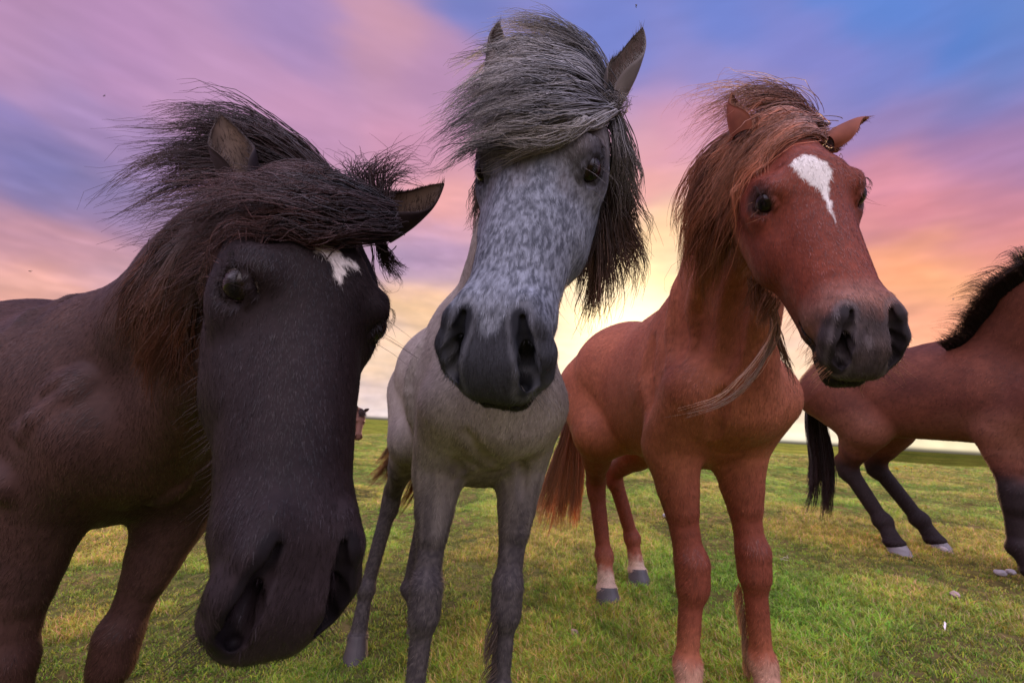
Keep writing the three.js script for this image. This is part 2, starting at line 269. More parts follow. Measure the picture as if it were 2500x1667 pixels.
  two(q => {
    const C = [q * EYE[0], EYE[1], EYE[2]], n = [q * EYEN[0], EYEN[1], EYEN[2]], e1 = norm([q * -.18, -.32, .93]), e1o = norm(add(e1, n, -dot(e1, n))), e2 = cross(n, e1o).map(v => v * (cross(n, e1o)[1] > 0 ? 1 : -1));
    c(C, add(C, n, .035), .0232, .023, .004, null, 1, true);
    const ring = (t) => { const up = Math.sin(t) > 0; return add(add(add(C, n, .0135 - .006 * Math.abs(Math.cos(t))), e1o, Math.cos(t) * .0235), e2, Math.sin(t) * (up ? .0168 : .015) * (up ? lid : 1)); };
    for (let i = 0; i < 14; i++) { const t = i / 14 * 2 * Math.PI, up = Math.sin(t + .2) > 0; c(ring(t), ring(t + 2 * Math.PI / 14), up ? .0055 : .0042, up ? .0055 : .0042, .005); }
  });
}
// an ear: a leaf rolled into a cup, two skins thick
function earGeo(base, axis, open, L, W, colOut, colIn, origin, curl = 1) {
  axis = norm(axis); open = norm(add(open, axis, -dot(open, axis))); const side = cross(axis, open), nv = 26, nu = 22, pos = [], col = [], idx = [];
  for (let layer = 0; layer < 2; layer++) for (let j = 0; j <= nv; j++) for (let i = 0; i <= nu; i++) {
    const v = j / nv, u = i / nu * 2 - 1, w = W * (v < .4 ? mix(.72, 1, Math.sin(v / .4 * Math.PI / 2)) : Math.max(0, 1 - ((v - .4) / .6) ** 2.2)), roll = mix(2.75, 1.15, smooth(0, .75, v)) * curl, a = u * roll, r = w / Math.sin(Math.min(roll, Math.PI / 2)) * (layer ? .86 : 1);
    const bend = v * v * .12 * L, th = layer ? .003 : 0;
    let P = add(base, axis, v * L - (v > .96 ? 0 : 0)); P = add(P, side, Math.sin(a) * r); P = add(P, open, -Math.cos(a) * r + r * .72 + bend * .6 + th);
    pos.push(...sub(P, origin)); const n = fbm(P[0] * 60, P[1] * 60, P[2] * 60, 2), edge = smooth(.7, 1, Math.abs(u)) * .5 + smooth(.8, 1, v) * .5, c = layer ? mix3(colIn, colOut, clamp(edge * .9)) : colOut; col.push(...c.map(x => x * (1 + n * .5)));
  }
  const W1 = nu + 1, lay = (nv + 1) * W1;
  for (let l = 0; l < 2; l++) for (let j = 0; j < nv; j++) for (let i = 0; i < nu; i++) { const a = l * lay + j * W1 + i, b = a + 1, c = a + W1, d = c + 1; if (l) idx.push(a, b, c, b, d, c); else idx.push(a, c, b, b, c, d); }
  for (let j = 0; j < nv; j++) for (const i of [0, nu]) { const a = j * W1 + i, b = a + W1; idx.push(a, b, a + lay, b, b + lay, a + lay); }
  const g = new THREE.BufferGeometry(); g.setAttribute('position', new THREE.Float32BufferAttribute(pos, 3)); g.setAttribute('color', new THREE.Float32BufferAttribute(col, 3)); g.setIndex(idx); g.computeVertexNormals(); return g;
}
function horse(S) {
  const { pos, yaw, scale: sc = 1, head } = S, c = Math.cos(yaw), s = Math.sin(yaw), fwd = [c, 0, -s], right = [s, 0, c];
  const W = (p) => [pos[0] + sc * (c * p[0] + s * p[2]), pos[1] + sc * p[1], pos[2] + sc * (-s * p[0] + c * p[2])];
  const loc = (p) => { const d = sub(p, pos); return [(c * d[0] - s * d[2]) / sc, d[1] / sc, (s * d[0] + c * d[2]) / sc]; };
  const f = new Field(), T = { ...S.trunk };
  const k = (a, b, ra, rb, kk = .05, ax, q, cut) => f.cap(W(a), W(b), ra * sc, rb * sc, kk * sc, ax === 'z' ? right : ax === 'x' ? fwd : ax === 'y' ? [0, 1, 0] : null, q ?? 1, cut);
  const two = fn => { fn(1); fn(-1); };
  const bw = S.width ?? 1, hb = mix(1, bw, .8);
  // trunk
  k([-.08, .955, 0], [-.5, .955, 0], .285, .275, .08, 'z', .86 * bw);
  k([-.04, .95, 0], [.09, .96, 0], .24, .16, .08, 'z', .8 * bw); k([-.02, .82, 0], [.1, .83, 0], .11, .085, .05, 'z', .8);
  k([0, 1.19, 0], [-.25, 1.15, 0], .1, .08, .1, 'z', .6);
  k([-.6, 1.04, 0], [-.78, 1.03, 0], .235, .2, .08);
  two(q => { k([-.64, 1.04, q * .1 * hb], [-.86, .95, q * .12 * hb], .16, .13, .07);
    k([-.76, .95, q * .13 * hb], [-.58, .76, q * .145 * hb], .155, .1, .07);
    k([.0, 1.1, q * .085 * bw], [.14, .92, q * .09 * bw], .12, .1, .05, 'z', .8);
    k([-.08, .92, q * .135 * bw], [-.02, .82, q * .125 * bw], .13, .085, .05, 'z', .65);
    k([.12, .95, q * .065 * bw], [.15, .85, q * .065 * bw], .095, .068, .035); });
  k([-.66, .9, 0], [-.74, .84, 0], .13, .1, .06);
  // legs
  const J = {}, wl = o => o ? Object.fromEntries(Object.entries(o).map(([a, p]) => [a, Array.isArray(p) ? p : loc(p.w)])) : {};
  for (const q of [1, -1]) {
    const n = q > 0 ? 'R' : 'L', F = { sh: [.14, .9, q * .098], el: [-.01, .74, q * .115], kn: [.02, .4, q * .115], fe: [.015, .165, q * .115], co: [.06, .075, q * .115], ...wl(S['front' + n]) };
    const H = { hip: [-.76, .95, q * .13], st: [-.6, .76, q * .15], hk: [-.9, .52, q * .115], fe: [-.88, .185, q * .11], co: [-.84, .08, q * .11], ...wl(S['hind' + n]) };
    for (const L of [F, H]) { const w = W(L.co), g = G(w[0], w[2]) + .062 * sc; if (w[1] > g) L.co = loc([w[0], g, w[2]]); }
    J['front' + n] = F; J['hind' + n] = H;
    const lg = S.leg ?? 1.06, kb = k, at = (a, b, t) => mix3(a, b, t), X = (a, d, y = 0) => [a[0] + d, a[1] + y, a[2]];
    { const k = (a, b, ra, rb, ...r) => kb(a, b, ra * lg, rb * lg, ...r);
    k(F.sh, F.el, .105, .08, .05); k(X(F.el, .03, .05), at(F.el, F.kn, .3), .085, .05, .04, 'z', .86); k(F.el, at(F.el, F.kn, .5), .066, .044, .05, 'z', .88); k(at(F.el, F.kn, .1), at(F.el, F.kn, .3), .056, .046, .04); k(at(F.el, F.kn, .4), at(F.el, F.kn, .92), .046, .038, .03);
    k(X(at(F.el, F.kn, .12), .03), X(at(F.el, F.kn, .5), .02), .05, .03, .03);
    k(X(F.kn, .006, .03), X(F.kn, .006, -.03), .046, .043, .025); k(X(F.kn, -.03, .012), X(F.kn, -.026, -.02), .018, .014, .02);
    k(at(F.kn, F.fe, .08), at(F.kn, F.fe, .9), .033, .027, .03); k(X(at(F.kn, F.fe, .1), -.02), X(at(F.kn, F.fe, .95), -.019), .017, .018, .018);
    k(F.fe, X(F.fe, .004), .0365, .036, .02); k(X(F.fe, -.026, -.012), X(F.fe, -.026, -.016), .02, .018, .02); k(F.fe, F.co, .03, .038, .02); k(F.co, X(F.co, .004), .043, .043, .02, 'y', .55);
    k(H.hip, H.st, .15, .1, .06); k(H.st, at(H.st, H.hk, .45), .095, .066, .05, 'z', .85); const hl = S.hindLeg ?? 1.12; k(at(H.st, H.hk, .35), at(H.st, H.hk, .95), .064 * hl, .038 * hl, .04, 'z', .9);
    k(X(H.hk, .004, .03), X(H.hk, .008, -.045), .04 * hl, .034 * hl, .03, 'z', .9); k(X(H.hk, -.035, .045), X(H.hk, -.028, -.05), .02, .016, .025); k(at(H.st, H.hk, .55).map((v, i) => i === 0 ? v - .035 : v), X(H.hk, -.034, .045), .02, .014, .03);
    k(at(H.hk, H.fe, .08), at(H.hk, H.fe, .9), .034 * hl, .028 * hl, .03); k(X(at(H.hk, H.fe, .12), -.021), X(at(H.hk, H.fe, .95), -.019), .016, .018, .018);
    k(H.fe, X(H.fe, .004), .037 * hl, .037 * hl, .02); k(X(H.fe, -.027, -.012), X(H.fe, -.027, -.016), .02, .018, .02); k(H.fe, H.co, .03, .038, .02); k(H.co, X(H.co, .004), .043, .043, .02, 'y', .55); }
  }
  // neck
  const h = head, nb = W(S.neckBase ?? [.0, 1.06, 0]), cr0 = W(S.crest ?? [-.06, 1.21, 0]), th0 = W([.17, .9, 0]);
  const hp = h.to([0, -.085, .02]), hc = h.to([0, -.045, .0]), ht = h.to([0, -.15, .05]);
  const lat = norm(add(right, h.x.map(v => v * Math.sign(dot(h.x, right) || 1)), 1));
  const arch = S.arch ?? [0, .05, 0];
  const nm = add(mix3(nb, hp, .5), arch), cm = add(mix3(cr0, hc, .55), arch, 1.3), tm = add(mix3(th0, ht, .5), arch, .3), nw = S.neckW ?? .68;
  f.cap(nb, nm, .2 * sc, .145 * sc, .06, right, .72); f.cap(nm, hp, .14 * sc, .095 * sc, .06, lat, nw);
  f.cap(cr0, cm, .09 * sc, .06 * sc, .06, right, .65); f.cap(cm, hc, .06 * sc, .05 * sc, .06, lat, .8);
  f.cap(th0, tm, .13 * sc, .085 * sc, .06, lat, .8); f.cap(tm, ht, .085 * sc, .06 * sc, .05, lat, .75);
  (S.extra ?? (() => { }))(k, f, W, h, two);
  f.g = 1; headPrims(f, h, S); f.g = 0;
  const snap = (p, m = 0) => { for (let i = 0; i < 3; i++) { const d = f.at(p[0], p[1], p[2]) - m, e = .002; const g = norm([f.at(p[0] + e, p[1], p[2]) - d - m, f.at(p[0], p[1] + e, p[2]) - d - m, f.at(p[0], p[1], p[2] + e) - d - m]); p = add(p, g, -d * .9); } return p; };
  for (const [pts, r, kk, cut] of S.folds ?? []) { const q = []; pts.forEach((p, i) => { if (i) for (let t = 0; t < 4; t++) q.push(mix3(pts[i - 1], p, t / 4)); }); q.push(pts[pts.length - 1]); const w = q.map(p => snap(p, cut ? r * .35 : -r * .45)), n = w.length - 1; for (let i = 0; i < n; i++) { const t0 = Math.sin(i / n * Math.PI) * .8 + .2, t1 = Math.sin((i + 1) / n * Math.PI) * .8 + .2; f.cap(w[i], w[i + 1], r * t0, r * t1, kk, null, 1, cut); } }
  const push = (p, m) => { const d = f.at(p[0], p[1], p[2]); return d < m ? snap(p, m) : p; };
  push.snap = snap;
  // meshes
  const inHead = (p, o) => { const l = h.from(p); return l[2] > -.01 - o && Math.abs(l[0]) < .13 + o && l[1] > -.24 - o && l[1] < .09 + o && l[2] < .62; };
  const bounds = (fn) => { const lo = [1e9, 1e9, 1e9], hi = [-1e9, -1e9, -1e9]; for (const o of f.p) if (!o.cut) { const e = add(o.a, sub(o.c, o.a), 2); if (fn && !fn(o.c)) continue; for (const P of [o.a, e]) for (let i = 0; i < 3; i++) { lo[i] = Math.min(lo[i], P[i] - Math.max(o.ra, o.ra + o.dr) - .06); hi[i] = Math.max(hi[i], P[i] + Math.max(o.ra, o.ra + o.dr) + .06); } } return [lo, hi]; };
  const [bl, bh] = bounds(), body = surfaceNets(f, S.cell ?? .0085, bl, bh, { cell: p => !inHead(p, 0) });
  const [hl, hh] = bounds(p => inHead(p, .05)), hd = surfaceNets(f, S.headCell ?? .0027, hl, hh, { block: (q, r) => inHead(q, r + .02), cell: p => inHead(p, .011) });
  const geos = [], samples = [];
  for (const m of [body, hd]) {
    const nv = m.pos.length / 3, col = new Float32Array(nv * 3), P = new Float32Array(nv * 3);
    for (let i = 0; i < nv; i++) { const p = [m.pos[i * 3], m.pos[i * 3 + 1], m.pos[i * 3 + 2]], n = [m.nor[i * 3], m.nor[i * 3 + 1], m.nor[i * 3 + 2]]; const cc = S.coat(p, n, h.from(p), loc(p)); col.set(cc, i * 3); P[i * 3] = p[0] - pos[0]; P[i * 3 + 1] = p[1] - pos[1]; P[i * 3 + 2] = p[2] - pos[2]; }
    const g = new THREE.BufferGeometry(); g.setAttribute('position', new THREE.BufferAttribute(P, 3)); g.setAttribute('normal', new THREE.Float32BufferAttribute(m.nor, 3)); g.setAttribute('color', new THREE.BufferAttribute(col, 3)); g.setIndex(m.idx); geos.push(g); samples.push(m);
  }
  const t = thing(S.name ?? 'horse', S.label, 'horse', pos);
  const earHair = (e, q) => { // fringe along the rim and inside the cup
    if (!e.base) return; const H = new Hair(S.seed + 300 + q, pos), ax = norm(e.axis), op = norm(add(e.open, ax, -dot(e.open, ax))), sd = cross(ax, op), L = e.L, W = e.W;
    for (let i = 0; i < 520; i++) { const v = H.r() * .95, rim = H.r() < .6, u = rim ? (H.r() < .5 ? -1 : 1) : H.r() * 1.4 - .7, wd = W * (v < .4 ? .75 + .6 * v : Math.max(.08, 1 - ((v - .4) / .6) ** 2.2)), roll = mix(2.75, 1.15, smooth(0, .75, v)), a = u * roll, r = wd / Math.sin(Math.min(roll, Math.PI / 2)) * .96;
      const P = add(add(add(e.base, ax, v * L), sd, Math.sin(a) * r), op, -Math.cos(a) * r + r * .72 + v * v * .072 * L), d = norm(add(add(add(ax, sd, (rim ? -.9 : -.4) * u + (H.r() - .5) * .6), op, .5 + H.r() * .5), [H.r() - .7, H.r() - .5, H.r() - .5], .5)), l = (rim ? .007 : .016) * (.5 + H.r()) * (v < .5 ? 1.4 : 1), c = S.earFuzz ?? S.earOut;
      H.tube([P, add(P, d, l * .5), add(add(P, d, l), [-.3, 0, 0], l * .3)], .0004, .0001, c, c); }
    put('ear_hair', H.geo(), hairMat(), t, 'stuff'); };
  for (const q of [1, -1]) { const e = S.ears?.[q > 0 ? 'L' : 'R']; if (e) { earHair(e, q); geos.push(earGeo(e.base ?? h.to([q * .06, -.02, .0]), e.axis, e.open, e.L ?? .125, e.W ?? .034, S.earOut, S.earIn, pos, e.curl)); } }
  put('body', mergeGeometries(geos), skinOf(S.skin ?? {}), t);
  // short coat: small tapered tufts lying along the skin
  if (S.fur) {
    const rnd = mulberry(S.seed + 77), tri = new THREE.BufferGeometry(); tri.setAttribute('position', new THREE.Float32BufferAttribute([-.5, 0, 0, .5, 0, 0, 0, .06, .45, .0, .02, .0, .42, .03, .5, .1, .14, 1], 3)); tri.setAttribute('normal', new THREE.Float32BufferAttribute([0, 1, 0, 0, 1, 0, 0, 1, 0, 0, 1, 0, 0, 1, 0, 0, 1, 0], 3)); tri.setIndex([1, 0, 5]);
    const list = [];
    samples.forEach((m, mi) => { const dens = S.fur[mi]; for (let i = 0; i < m.idx.length; i += 3) { const [a, b, d] = [m.idx[i], m.idx[i + 1], m.idx[i + 2]].map(j => [m.pos[j * 3], m.pos[j * 3 + 1], m.pos[j * 3 + 2]]), A = len(cross(sub(b, a), sub(d, a))) / 2; let cnt = A * dens; while (cnt > 0) { if (rnd() < cnt) { let u = rnd(), v = rnd(); if (u + v > 1) { u = 1 - u; v = 1 - v; } const j = m.idx[i] * 3; list.push({ p: add(add(a, sub(b, a), u), sub(d, a), v), n: [m.nor[j], m.nor[j + 1], m.nor[j + 2]], h: mi }); } cnt -= 1; } } });
    const im = new THREE.InstancedMesh(tri, new THREE.MeshPhysicalMaterial({ roughness: .55, specularIntensity: .5, side: THREE.DoubleSide, ...(S.furMat ?? {}) }), list.length), M = new THREE.Matrix4(), C = new THREE.Color();
    if (S.bare) { const keepers = list.filter(e => !e.h || S.bare(h.from(e.p)) < .4); list.length = 0; for (const e of keepers) list.push(e); im.count = list.length; }
    list.forEach((e, i) => {
      const hl = h.from(e.p), flow = e.h ? add(add(h.z.map(v => v * .8), h.y, -.2), norm(sub(e.p, h.to([0, -.02, .2]))), .5) : [-fwd[0] * .45, -.85, -fwd[2] * .45];
      const w = [noise(e.p[0] * 9, e.p[1] * 9, e.p[2] * 9), noise(e.p[0] * 9 + 31, e.p[1] * 9, e.p[2] * 9), noise(e.p[0] * 9, e.p[1] * 9 + 31, e.p[2] * 9)];
      let d = add(add(flow, w, .45), [rnd() - .5, rnd() - .5, rnd() - .5], .5); d = norm(add(d, e.n, -dot(d, e.n))); const up = norm(add(e.n, [rnd() - .5, rnd() - .5, rnd() - .5], .5)); const sd = norm(cross(up, d)), u2 = cross(d, sd);
      const L = (S.furLen?.[e.h] ?? .012) * (.6 + rnd() * .8), Wd = (S.furW?.[e.h] ?? .0012) * (.6 + rnd() * .8), lift = L * (.5 + rnd() * .8);
      M.set(sd[0] * Wd, u2[0] * lift, d[0] * L, e.p[0] - pos[0] - e.n[0] * .0004, sd[1] * Wd, u2[1] * lift, d[1] * L, e.p[1] - pos[1] - e.n[1] * .0004, sd[2] * Wd, u2[2] * lift, d[2] * L, e.p[2] - pos[2] - e.n[2] * .0004, 0, 0, 0, 1);
      im.setMatrixAt(i, M); const cc = S.coat(e.p, e.n, hl, loc(e.p)), bb = .5 + rnd() * 1.0; im.setColorAt(i, C.setRGB(cc[0] * bb, cc[1] * bb, cc[2] * bb));
    });
    im.name = 'coat_hair'; im.userData.kind = 'stuff'; im.castShadow = im.receiveShadow = true; t.add(im);
  }
  // eyes, lashes
  for (const q of [1, -1]) {
    const C = h.to([q * EYE[0], EYE[1], EYE[2]]), r = .0226 * h.s, n = h.vec(norm([q * .74, .2 + (S.gaze?.[1] ?? 0), .6 + (S.gaze?.[2] ?? 0)])), g = new THREE.SphereGeometry(r, 32, 24), p = g.attributes.position, col = [];
    for (let i = 0; i < p.count; i++) { const v = norm([p.getX(i), p.getY(i), p.getZ(i)]), d = dot(v, n), white = smooth(.52, .46, d), pup = smooth(.86, .9, d); col.push(...mix3(mix3([.012, .006, .004], [.003, .003, .004], pup), S.sclera ?? [.03, .02, .018], white)); }
    g.setAttribute('color', new THREE.Float32BufferAttribute(col, 3)); g.translate(...sub(C, pos)); put('eye', g, eyeMat, t);
    if (S.lash) { const H = new Hair(S.seed + q + 9, pos), nn = [q * EYEN[0], EYEN[1], EYEN[2]]; for (let i = 0; i < 34; i++) { const u = i / 33 * 2 - 1, b = [q * (.096 - Math.abs(u) * .006 - u * .006), .0 - u * u * .008 - u * .006, .204 + u * .018], tip = add(add(b, [q * .006, -.003 - H.r() * .003, u * .004 + .005]), [0, .004 * H.r(), 0]); H.tube([h.to(b), h.to(add(mix3(b, tip, .55), [0, .002, 0])), h.to(tip)], .00032, .00008, S.lash, S.lash); } put('eyelashes', H.geo(), hairMat(), t); }
  }
  if (S.whisk) { const H = new Hair(S.seed + 55, pos), wc = S.whisk;
    for (let i = 0; i < 420; i++) { const k = H.r(), q = H.r() < .5 ? -1 : 1; let p, d, L;
      if (k < .3) { p = [q * H.r() * .05, -.13 - H.r() * .03, .44 + H.r() * .09]; d = [q * .3 + (H.r() - .5) * .6, -1, .2 + H.r() * .5]; L = .012 + H.r() * .028; }
      else if (k < .5) { p = [q * (.03 + H.r() * .04), -.09 - H.r() * .04, .49 + H.r() * .05]; d = [q * .9, -.4 + (H.r() - .5) * .6, .5 + H.r() * .4]; L = .012 + H.r() * .03; }
      else if (k < .515) { p = [q * .09, .01 - H.r() * .05, .2 + H.r() * .05]; d = [q, .1 + (H.r() - .5), .4 + H.r() * .4]; L = .03 + H.r() * .05; }
      else { p = [q * (.02 + H.r() * .08), -.16 - H.r() * .04, .1 + H.r() * .32]; d = [q * .4 + (H.r() - .5) * .5, -.9, .4]; L = .012 + H.r() * .03; }
      const P = snap(h.to(p), -.001), D = norm(add(h.vec(norm(d)), [-.25 * H.r(), 0, 0])), n = [(H.r() - .5) * .01, -.004 * H.r(), (H.r() - .5) * .01];
      H.tube([P, add(P, D, L * .5), add(add(P, D, L), n)], .00028, .00008, wc, wc); }
    put('whiskers', H.geo(), hairMat(), t, 'stuff'); }
  // hooves
  for (const [n, L] of Object.entries(J)) {
    const co = W(L.co), gy = S.footY?.(co) ?? G(co[0], co[2]), drop = Math.max(.03, co[1] - gy), pts = [], col = [], idx = [], nr = 7, na = 22, hs = S.hoofSize ?? S.leg ?? 1.06, hc = (S.hoof ?? (() => [.06, .05, .05]))(n), d = norm(fwd);
    for (let i = 0; i <= nr; i++) for (let j = 0; j <= na; j++) { const v = i / nr, a = j / na * 2 * Math.PI, r = (.043 + .018 * v) * sc * hs, hl = Math.cos(a); let P = add(co, d, (.004 + v * .03 + hl * r * (1 + v * .12)) * 1); P = add(P, right, Math.sin(a) * r * .95); P[1] = co[1] + .008 - v * (drop + .016) - (1 - v) * (hl < 0 ? -hl * .02 : -hl * .01); pts.push(...sub(P, pos)); const bnd = 1 + .18 * Math.sin(v * 30 + hl) * .5 + .3 * fbm(P[0] * 50, P[1] * 90, P[2] * 50, 2); col.push(...hc.map(x => x * bnd)); }
    for (let i = 0; i < nr; i++) for (let j = 0; j < na; j++) { const a = i * (na + 1) + j, b = a + na + 1; idx.push(a, a + 1, b, a + 1, b + 1, b); }
    const g = new THREE.BufferGeometry(); g.setAttribute('position', new THREE.Float32BufferAttribute(pts, 3)); g.setAttribute('color', new THREE.Float32BufferAttribute(col, 3)); g.setIndex(idx); g.computeVertexNormals(); put('hoof', g, hoofMat, t);
  }
  if (S.hair) S.hair(t, h, W, pos, push);
  return t;
}
const groupHair = (t, name, H, mat) => put(name, H.geo(), mat ?? hairMat(), t);
const STAR_D = [[-.015, .172], [.0, .184], [.004, .204], [.02, .178]], STAR_C = [[-.02, .183], [-.006, .203], [.0, .235], [.0, .33]];
const NOSE = [[.041, -.025, .479], [.047, -.037, .5], [.053, -.056, .519], [.052, -.077, .53], [.045, -.092, .535]];
const chain = (L, l, mw) => { let d = 1; const P = [Math.abs(l[0]) / mw, l[1], l[2]]; for (let i = 0; i + 1 < L.length; i++) { const a = L[i], b = sub(L[i + 1], a), p = sub(P, a), t = clamp(dot(p, b) / dot(b, b)); d = Math.min(d, len(add(p, b, -t))); } return d; };
const nost = (l) => smooth(.0165, .011, chain(NOSE, l, .85));
const MOUTH = [[.052, -.114, .43], [.049, -.121, .475], [.042, -.125, .515], [.026, -.128, .546], [0, -.13, .556]];
const lips = (l) => smooth(.012, .006, chain(MOUTH, l, .9));
const rim = (l) => { const d = chain(NOSE, l, .85); return smooth(.024, .019, d) * smooth(.013, .017, d); };
const n3 = (p, s, o = 0) => noise(p[0] * s + o, p[1] * s + o * .7, p[2] * s);
const sdSeg = (x, z, a, b, ra, rb) => { const bx = b[0] - a[0], bz = b[1] - a[1], h = clamp(((x - a[0]) * bx + (z - a[1]) * bz) / (bx * bx + bz * bz)); return Math.hypot(x - a[0] - h * bx, z - a[1] - h * bz) - mix(ra, rb, h); };

// dappled grey horse in the middle
{
  const head = headFrame([.052, 1.401, -.675], [-.172, -.93, .336], [-.07, .349, .934], 1, 8);
  const coat = (p, n, l, q) => {
    const near = smooth(.12, .0, Math.hypot(Math.max(0, Math.abs(l[0]) - .1), Math.max(0, -l[1] - .2, l[1] - .08))) * smooth(-.1, .05, l[2]);
    const fl = n3(p, 170) * .6 + n3(p, 320, 5) * .5, dap = fbm(p[0] * 34, p[1] * 34, p[2] * 34, 3);
    let c = mix3([.25, .213, .186], [.36, .318, .28], clamp(.5 + .9 * fbm(p[0] * 14, p[1] * 10, p[2] * 14, 3)));
    c = c.map(x => x * (1 + .22 * fl));
    c = mix3(c, [.045, .038, .04], clamp(smooth(.86, .5, q[1] + .16 * fbm(p[0] * 60, p[1] * 9, p[2] * 60, 3)) * (.93 + fl * .3)));
    if (near > 0) {
      let hc = mix3([.255, .277, .33], [.06, .067, .085], smooth(-.75, .75, noise(l[0] * 380, l[1] * 380, l[2] * 170) * .8 + noise(l[0] * 220, l[1] * 220 + 9, l[2] * 110) * .4 + dap * .5));
      const brow = smooth(.29, .17, l[2] + dap * .06) * smooth(-.09, .0, l[1]); hc = mix3(hc, [.11, .086, .076], brow * .9);
      const eye = smooth(.05, .02, Math.hypot(Math.abs(l[0]) - .086, l[1] + .02, l[2] - .206)); hc = mix3(hc, [.035, .032, .036], eye);
      const mz = smooth(.452, .487, l[2] + dap * .03 - Math.max(0, .034 - Math.abs(l[0])) * smooth(-.055, -.03, l[1]) * 1.1); hc = mix3(hc, [.03, .031, .038], mz * .95);
      const side = smooth(.5, .52, l[2] + dap * .04) * smooth(.042, .056, Math.abs(l[0])) * smooth(-.075, -.1, l[1]); hc = mix3(hc, [.16, .17, .2], side * .5); hc = mix3(hc, [.13, .135, .155], rim(l) * .5); hc = mix3(hc, [.012, .013, .018], nost(l) * .9);
      hc = mix3(hc, [.014, .013, .015], Math.max(lips(l), smooth(-.128, -.134, l[1] + dap * .004) * smooth(.43, .46, l[2])));
      c = mix3(c, hc, near);
    }
    return c;
  };
  horse({
    label: 'dappled grey horse in the middle with a windblown grey forelock', seed: 11, bare: nost, pos: [-.063, -.029, -1.316], yaw: 4.965, width: .9, leg: .84, muzzle: .92, whisk: [.25, .22, .2], folds: [[[[-0.218,1.034,-1.282], [-0.243,0.922,-1.303], [-0.238,0.8,-1.305]], .014, .03], [[[-0.048,0.833,-1.116], [-0.035,0.698,-1.14]], .008, .03, true], [[[-0.104,0.722,-1.187], [-0.086,0.652,-1.2]], .006, .012], [[[-0.082,0.717,-1.188], [-0.068,0.661,-1.198]], .005, .012], [[[-0.128,0.742,-1.183], [-0.104,0.657,-1.199]], .007, .02, true], [[[0.02,0.761,-1.18], [0.053,0.684,-1.224], [0.051,0.636,-1.254]], .008, .02, true]], head, coat,
    hindR: { st: { w: [-0.375,0.747,-1.843] }, hk: { w: [-0.476,0.485,-2.043] }, fe: { w: [-0.524,0.143,-1.974] }, co: { w: [-0.528,0.072,-1.936] } }, hindL: { hk: { w: [-0.344,0.503,-2.193] }, fe: { w: [-0.392,0.09,-2.167] }, co: { w: [-0.333,0.034,-2.126] } }, frontR: { sh: { w: [-0.141,0.855,-1.173] }, el: { w: [-0.181,0.697,-1.293] }, kn: { w: [-0.178,0.38,-1.229] }, fe: { w: [-0.187,0.15,-1.23] }, co: { w: [-0.177,0.079,-1.193] } }, frontL: { kn: { w: [0.024,0.377,-1.281] }, fe: { w: [0.02,0.16,-1.28] }, co: { w: [0.028,0.076,-1.244] } }, lash: [.02, .018, .018],
    earOut: [.12, .1, .09], earIn: [.07, .045, .035], earFuzz: [.2, .17, .15], ears: { L: { base: [0.15,1.358,-0.679], axis: [.07, .2, .0], open: [-.5, 0, .8], L: .15, W: .027 }, R: { base: [-0.058,1.383,-0.7], axis: [-.01, .2, -.02], open: [.6, .1, .7], L: .15, W: .027 } },
    fur: [40000, 120000], furLen: [.013, .009], furW: [.0019, .0011], hoof: () => [.06, .05, .05],
    hair(t, h, W, pos, push) {
      const F = new Hair(21, pos, push), c0 = [.11, .105, .115], c1 = [.3, .275, .255];
F.lock([
        [[0.146,1.401,-0.707], [0.1,1.467,-0.695], [0.026,1.487,-0.691], [-0.051,1.485,-0.702], [-0.121,1.466,-0.726]], [[0.145,1.365,-0.683], [0.078,1.397,-0.657], [-0.002,1.399,-0.646], [-0.08,1.385,-0.669], [-0.163,1.369,-0.713]],
        [[0.137,1.333,-0.658], [0.066,1.325,-0.609], [-0.006,1.306,-0.592], [-0.078,1.297,-0.624], [-0.162,1.287,-0.687]], [[0.132,1.315,-0.647], [0.058,1.269,-0.579], [-0.01,1.243,-0.563], [-0.076,1.236,-0.605], [-0.148,1.23,-0.677]],
        [[0.126,1.304,-0.638], [0.049,1.242,-0.573], [-0.011,1.215,-0.558], [-0.064,1.218,-0.598], [-0.131,1.205,-0.672]]], 4600, { r0: .00085, jit: .011, wave: .011, freq: 3.6, clumps: 170, cw: .12, c0, c1, segs: 18, fly: .1, len: .5, cv: 1 });
      F.lock([[[0.142,1.412,-0.705], [0.105,1.485,-0.702], [0.048,1.517,-0.696], [-0.014,1.534,-0.703], [-0.062,1.539,-0.722]], [[0.144,1.394,-0.698], [0.099,1.455,-0.687], [0.037,1.493,-0.69], [-0.04,1.505,-0.698], [-0.115,1.49,-0.721]]], 240, { r0: .0005, jit: .012, wave: .008, clumps: 50, c0, c1 });
      F.lock([[[0.133,1.314,-0.642], [0.071,1.239,-0.579], [0.022,1.208,-0.564], [-0.031,1.198,-0.571], [-0.082,1.216,-0.619]], [[0.136,1.308,-0.638], [0.095,1.25,-0.592], [0.05,1.211,-0.569], [-0.001,1.194,-0.562], [-0.045,1.209,-0.6]]], 420, { r0: .0007, jit: .011, wave: .009, clumps: 40, c0: [.3, .285, .28], c1: [.36, .32, .28], segs: 18 });
      F.lock([[[0.14,1.33,-0.659], [0.15,1.334,-0.653], [0.159,1.323,-0.655]], [[0.135,1.316,-0.651], [0.119,1.319,-0.641], [0.134,1.339,-0.647]]], 200, { r0: .0006, jit: .009, wave: .014, freq: 7, clumps: 60, c0: [.25, .22, .21], segs: 10 });
      groupHair(t, 'forelock', F);
      const M = new Hair(22, pos, push), m0 = [.05, .036, .034], m1 = [.13, .07, .045];
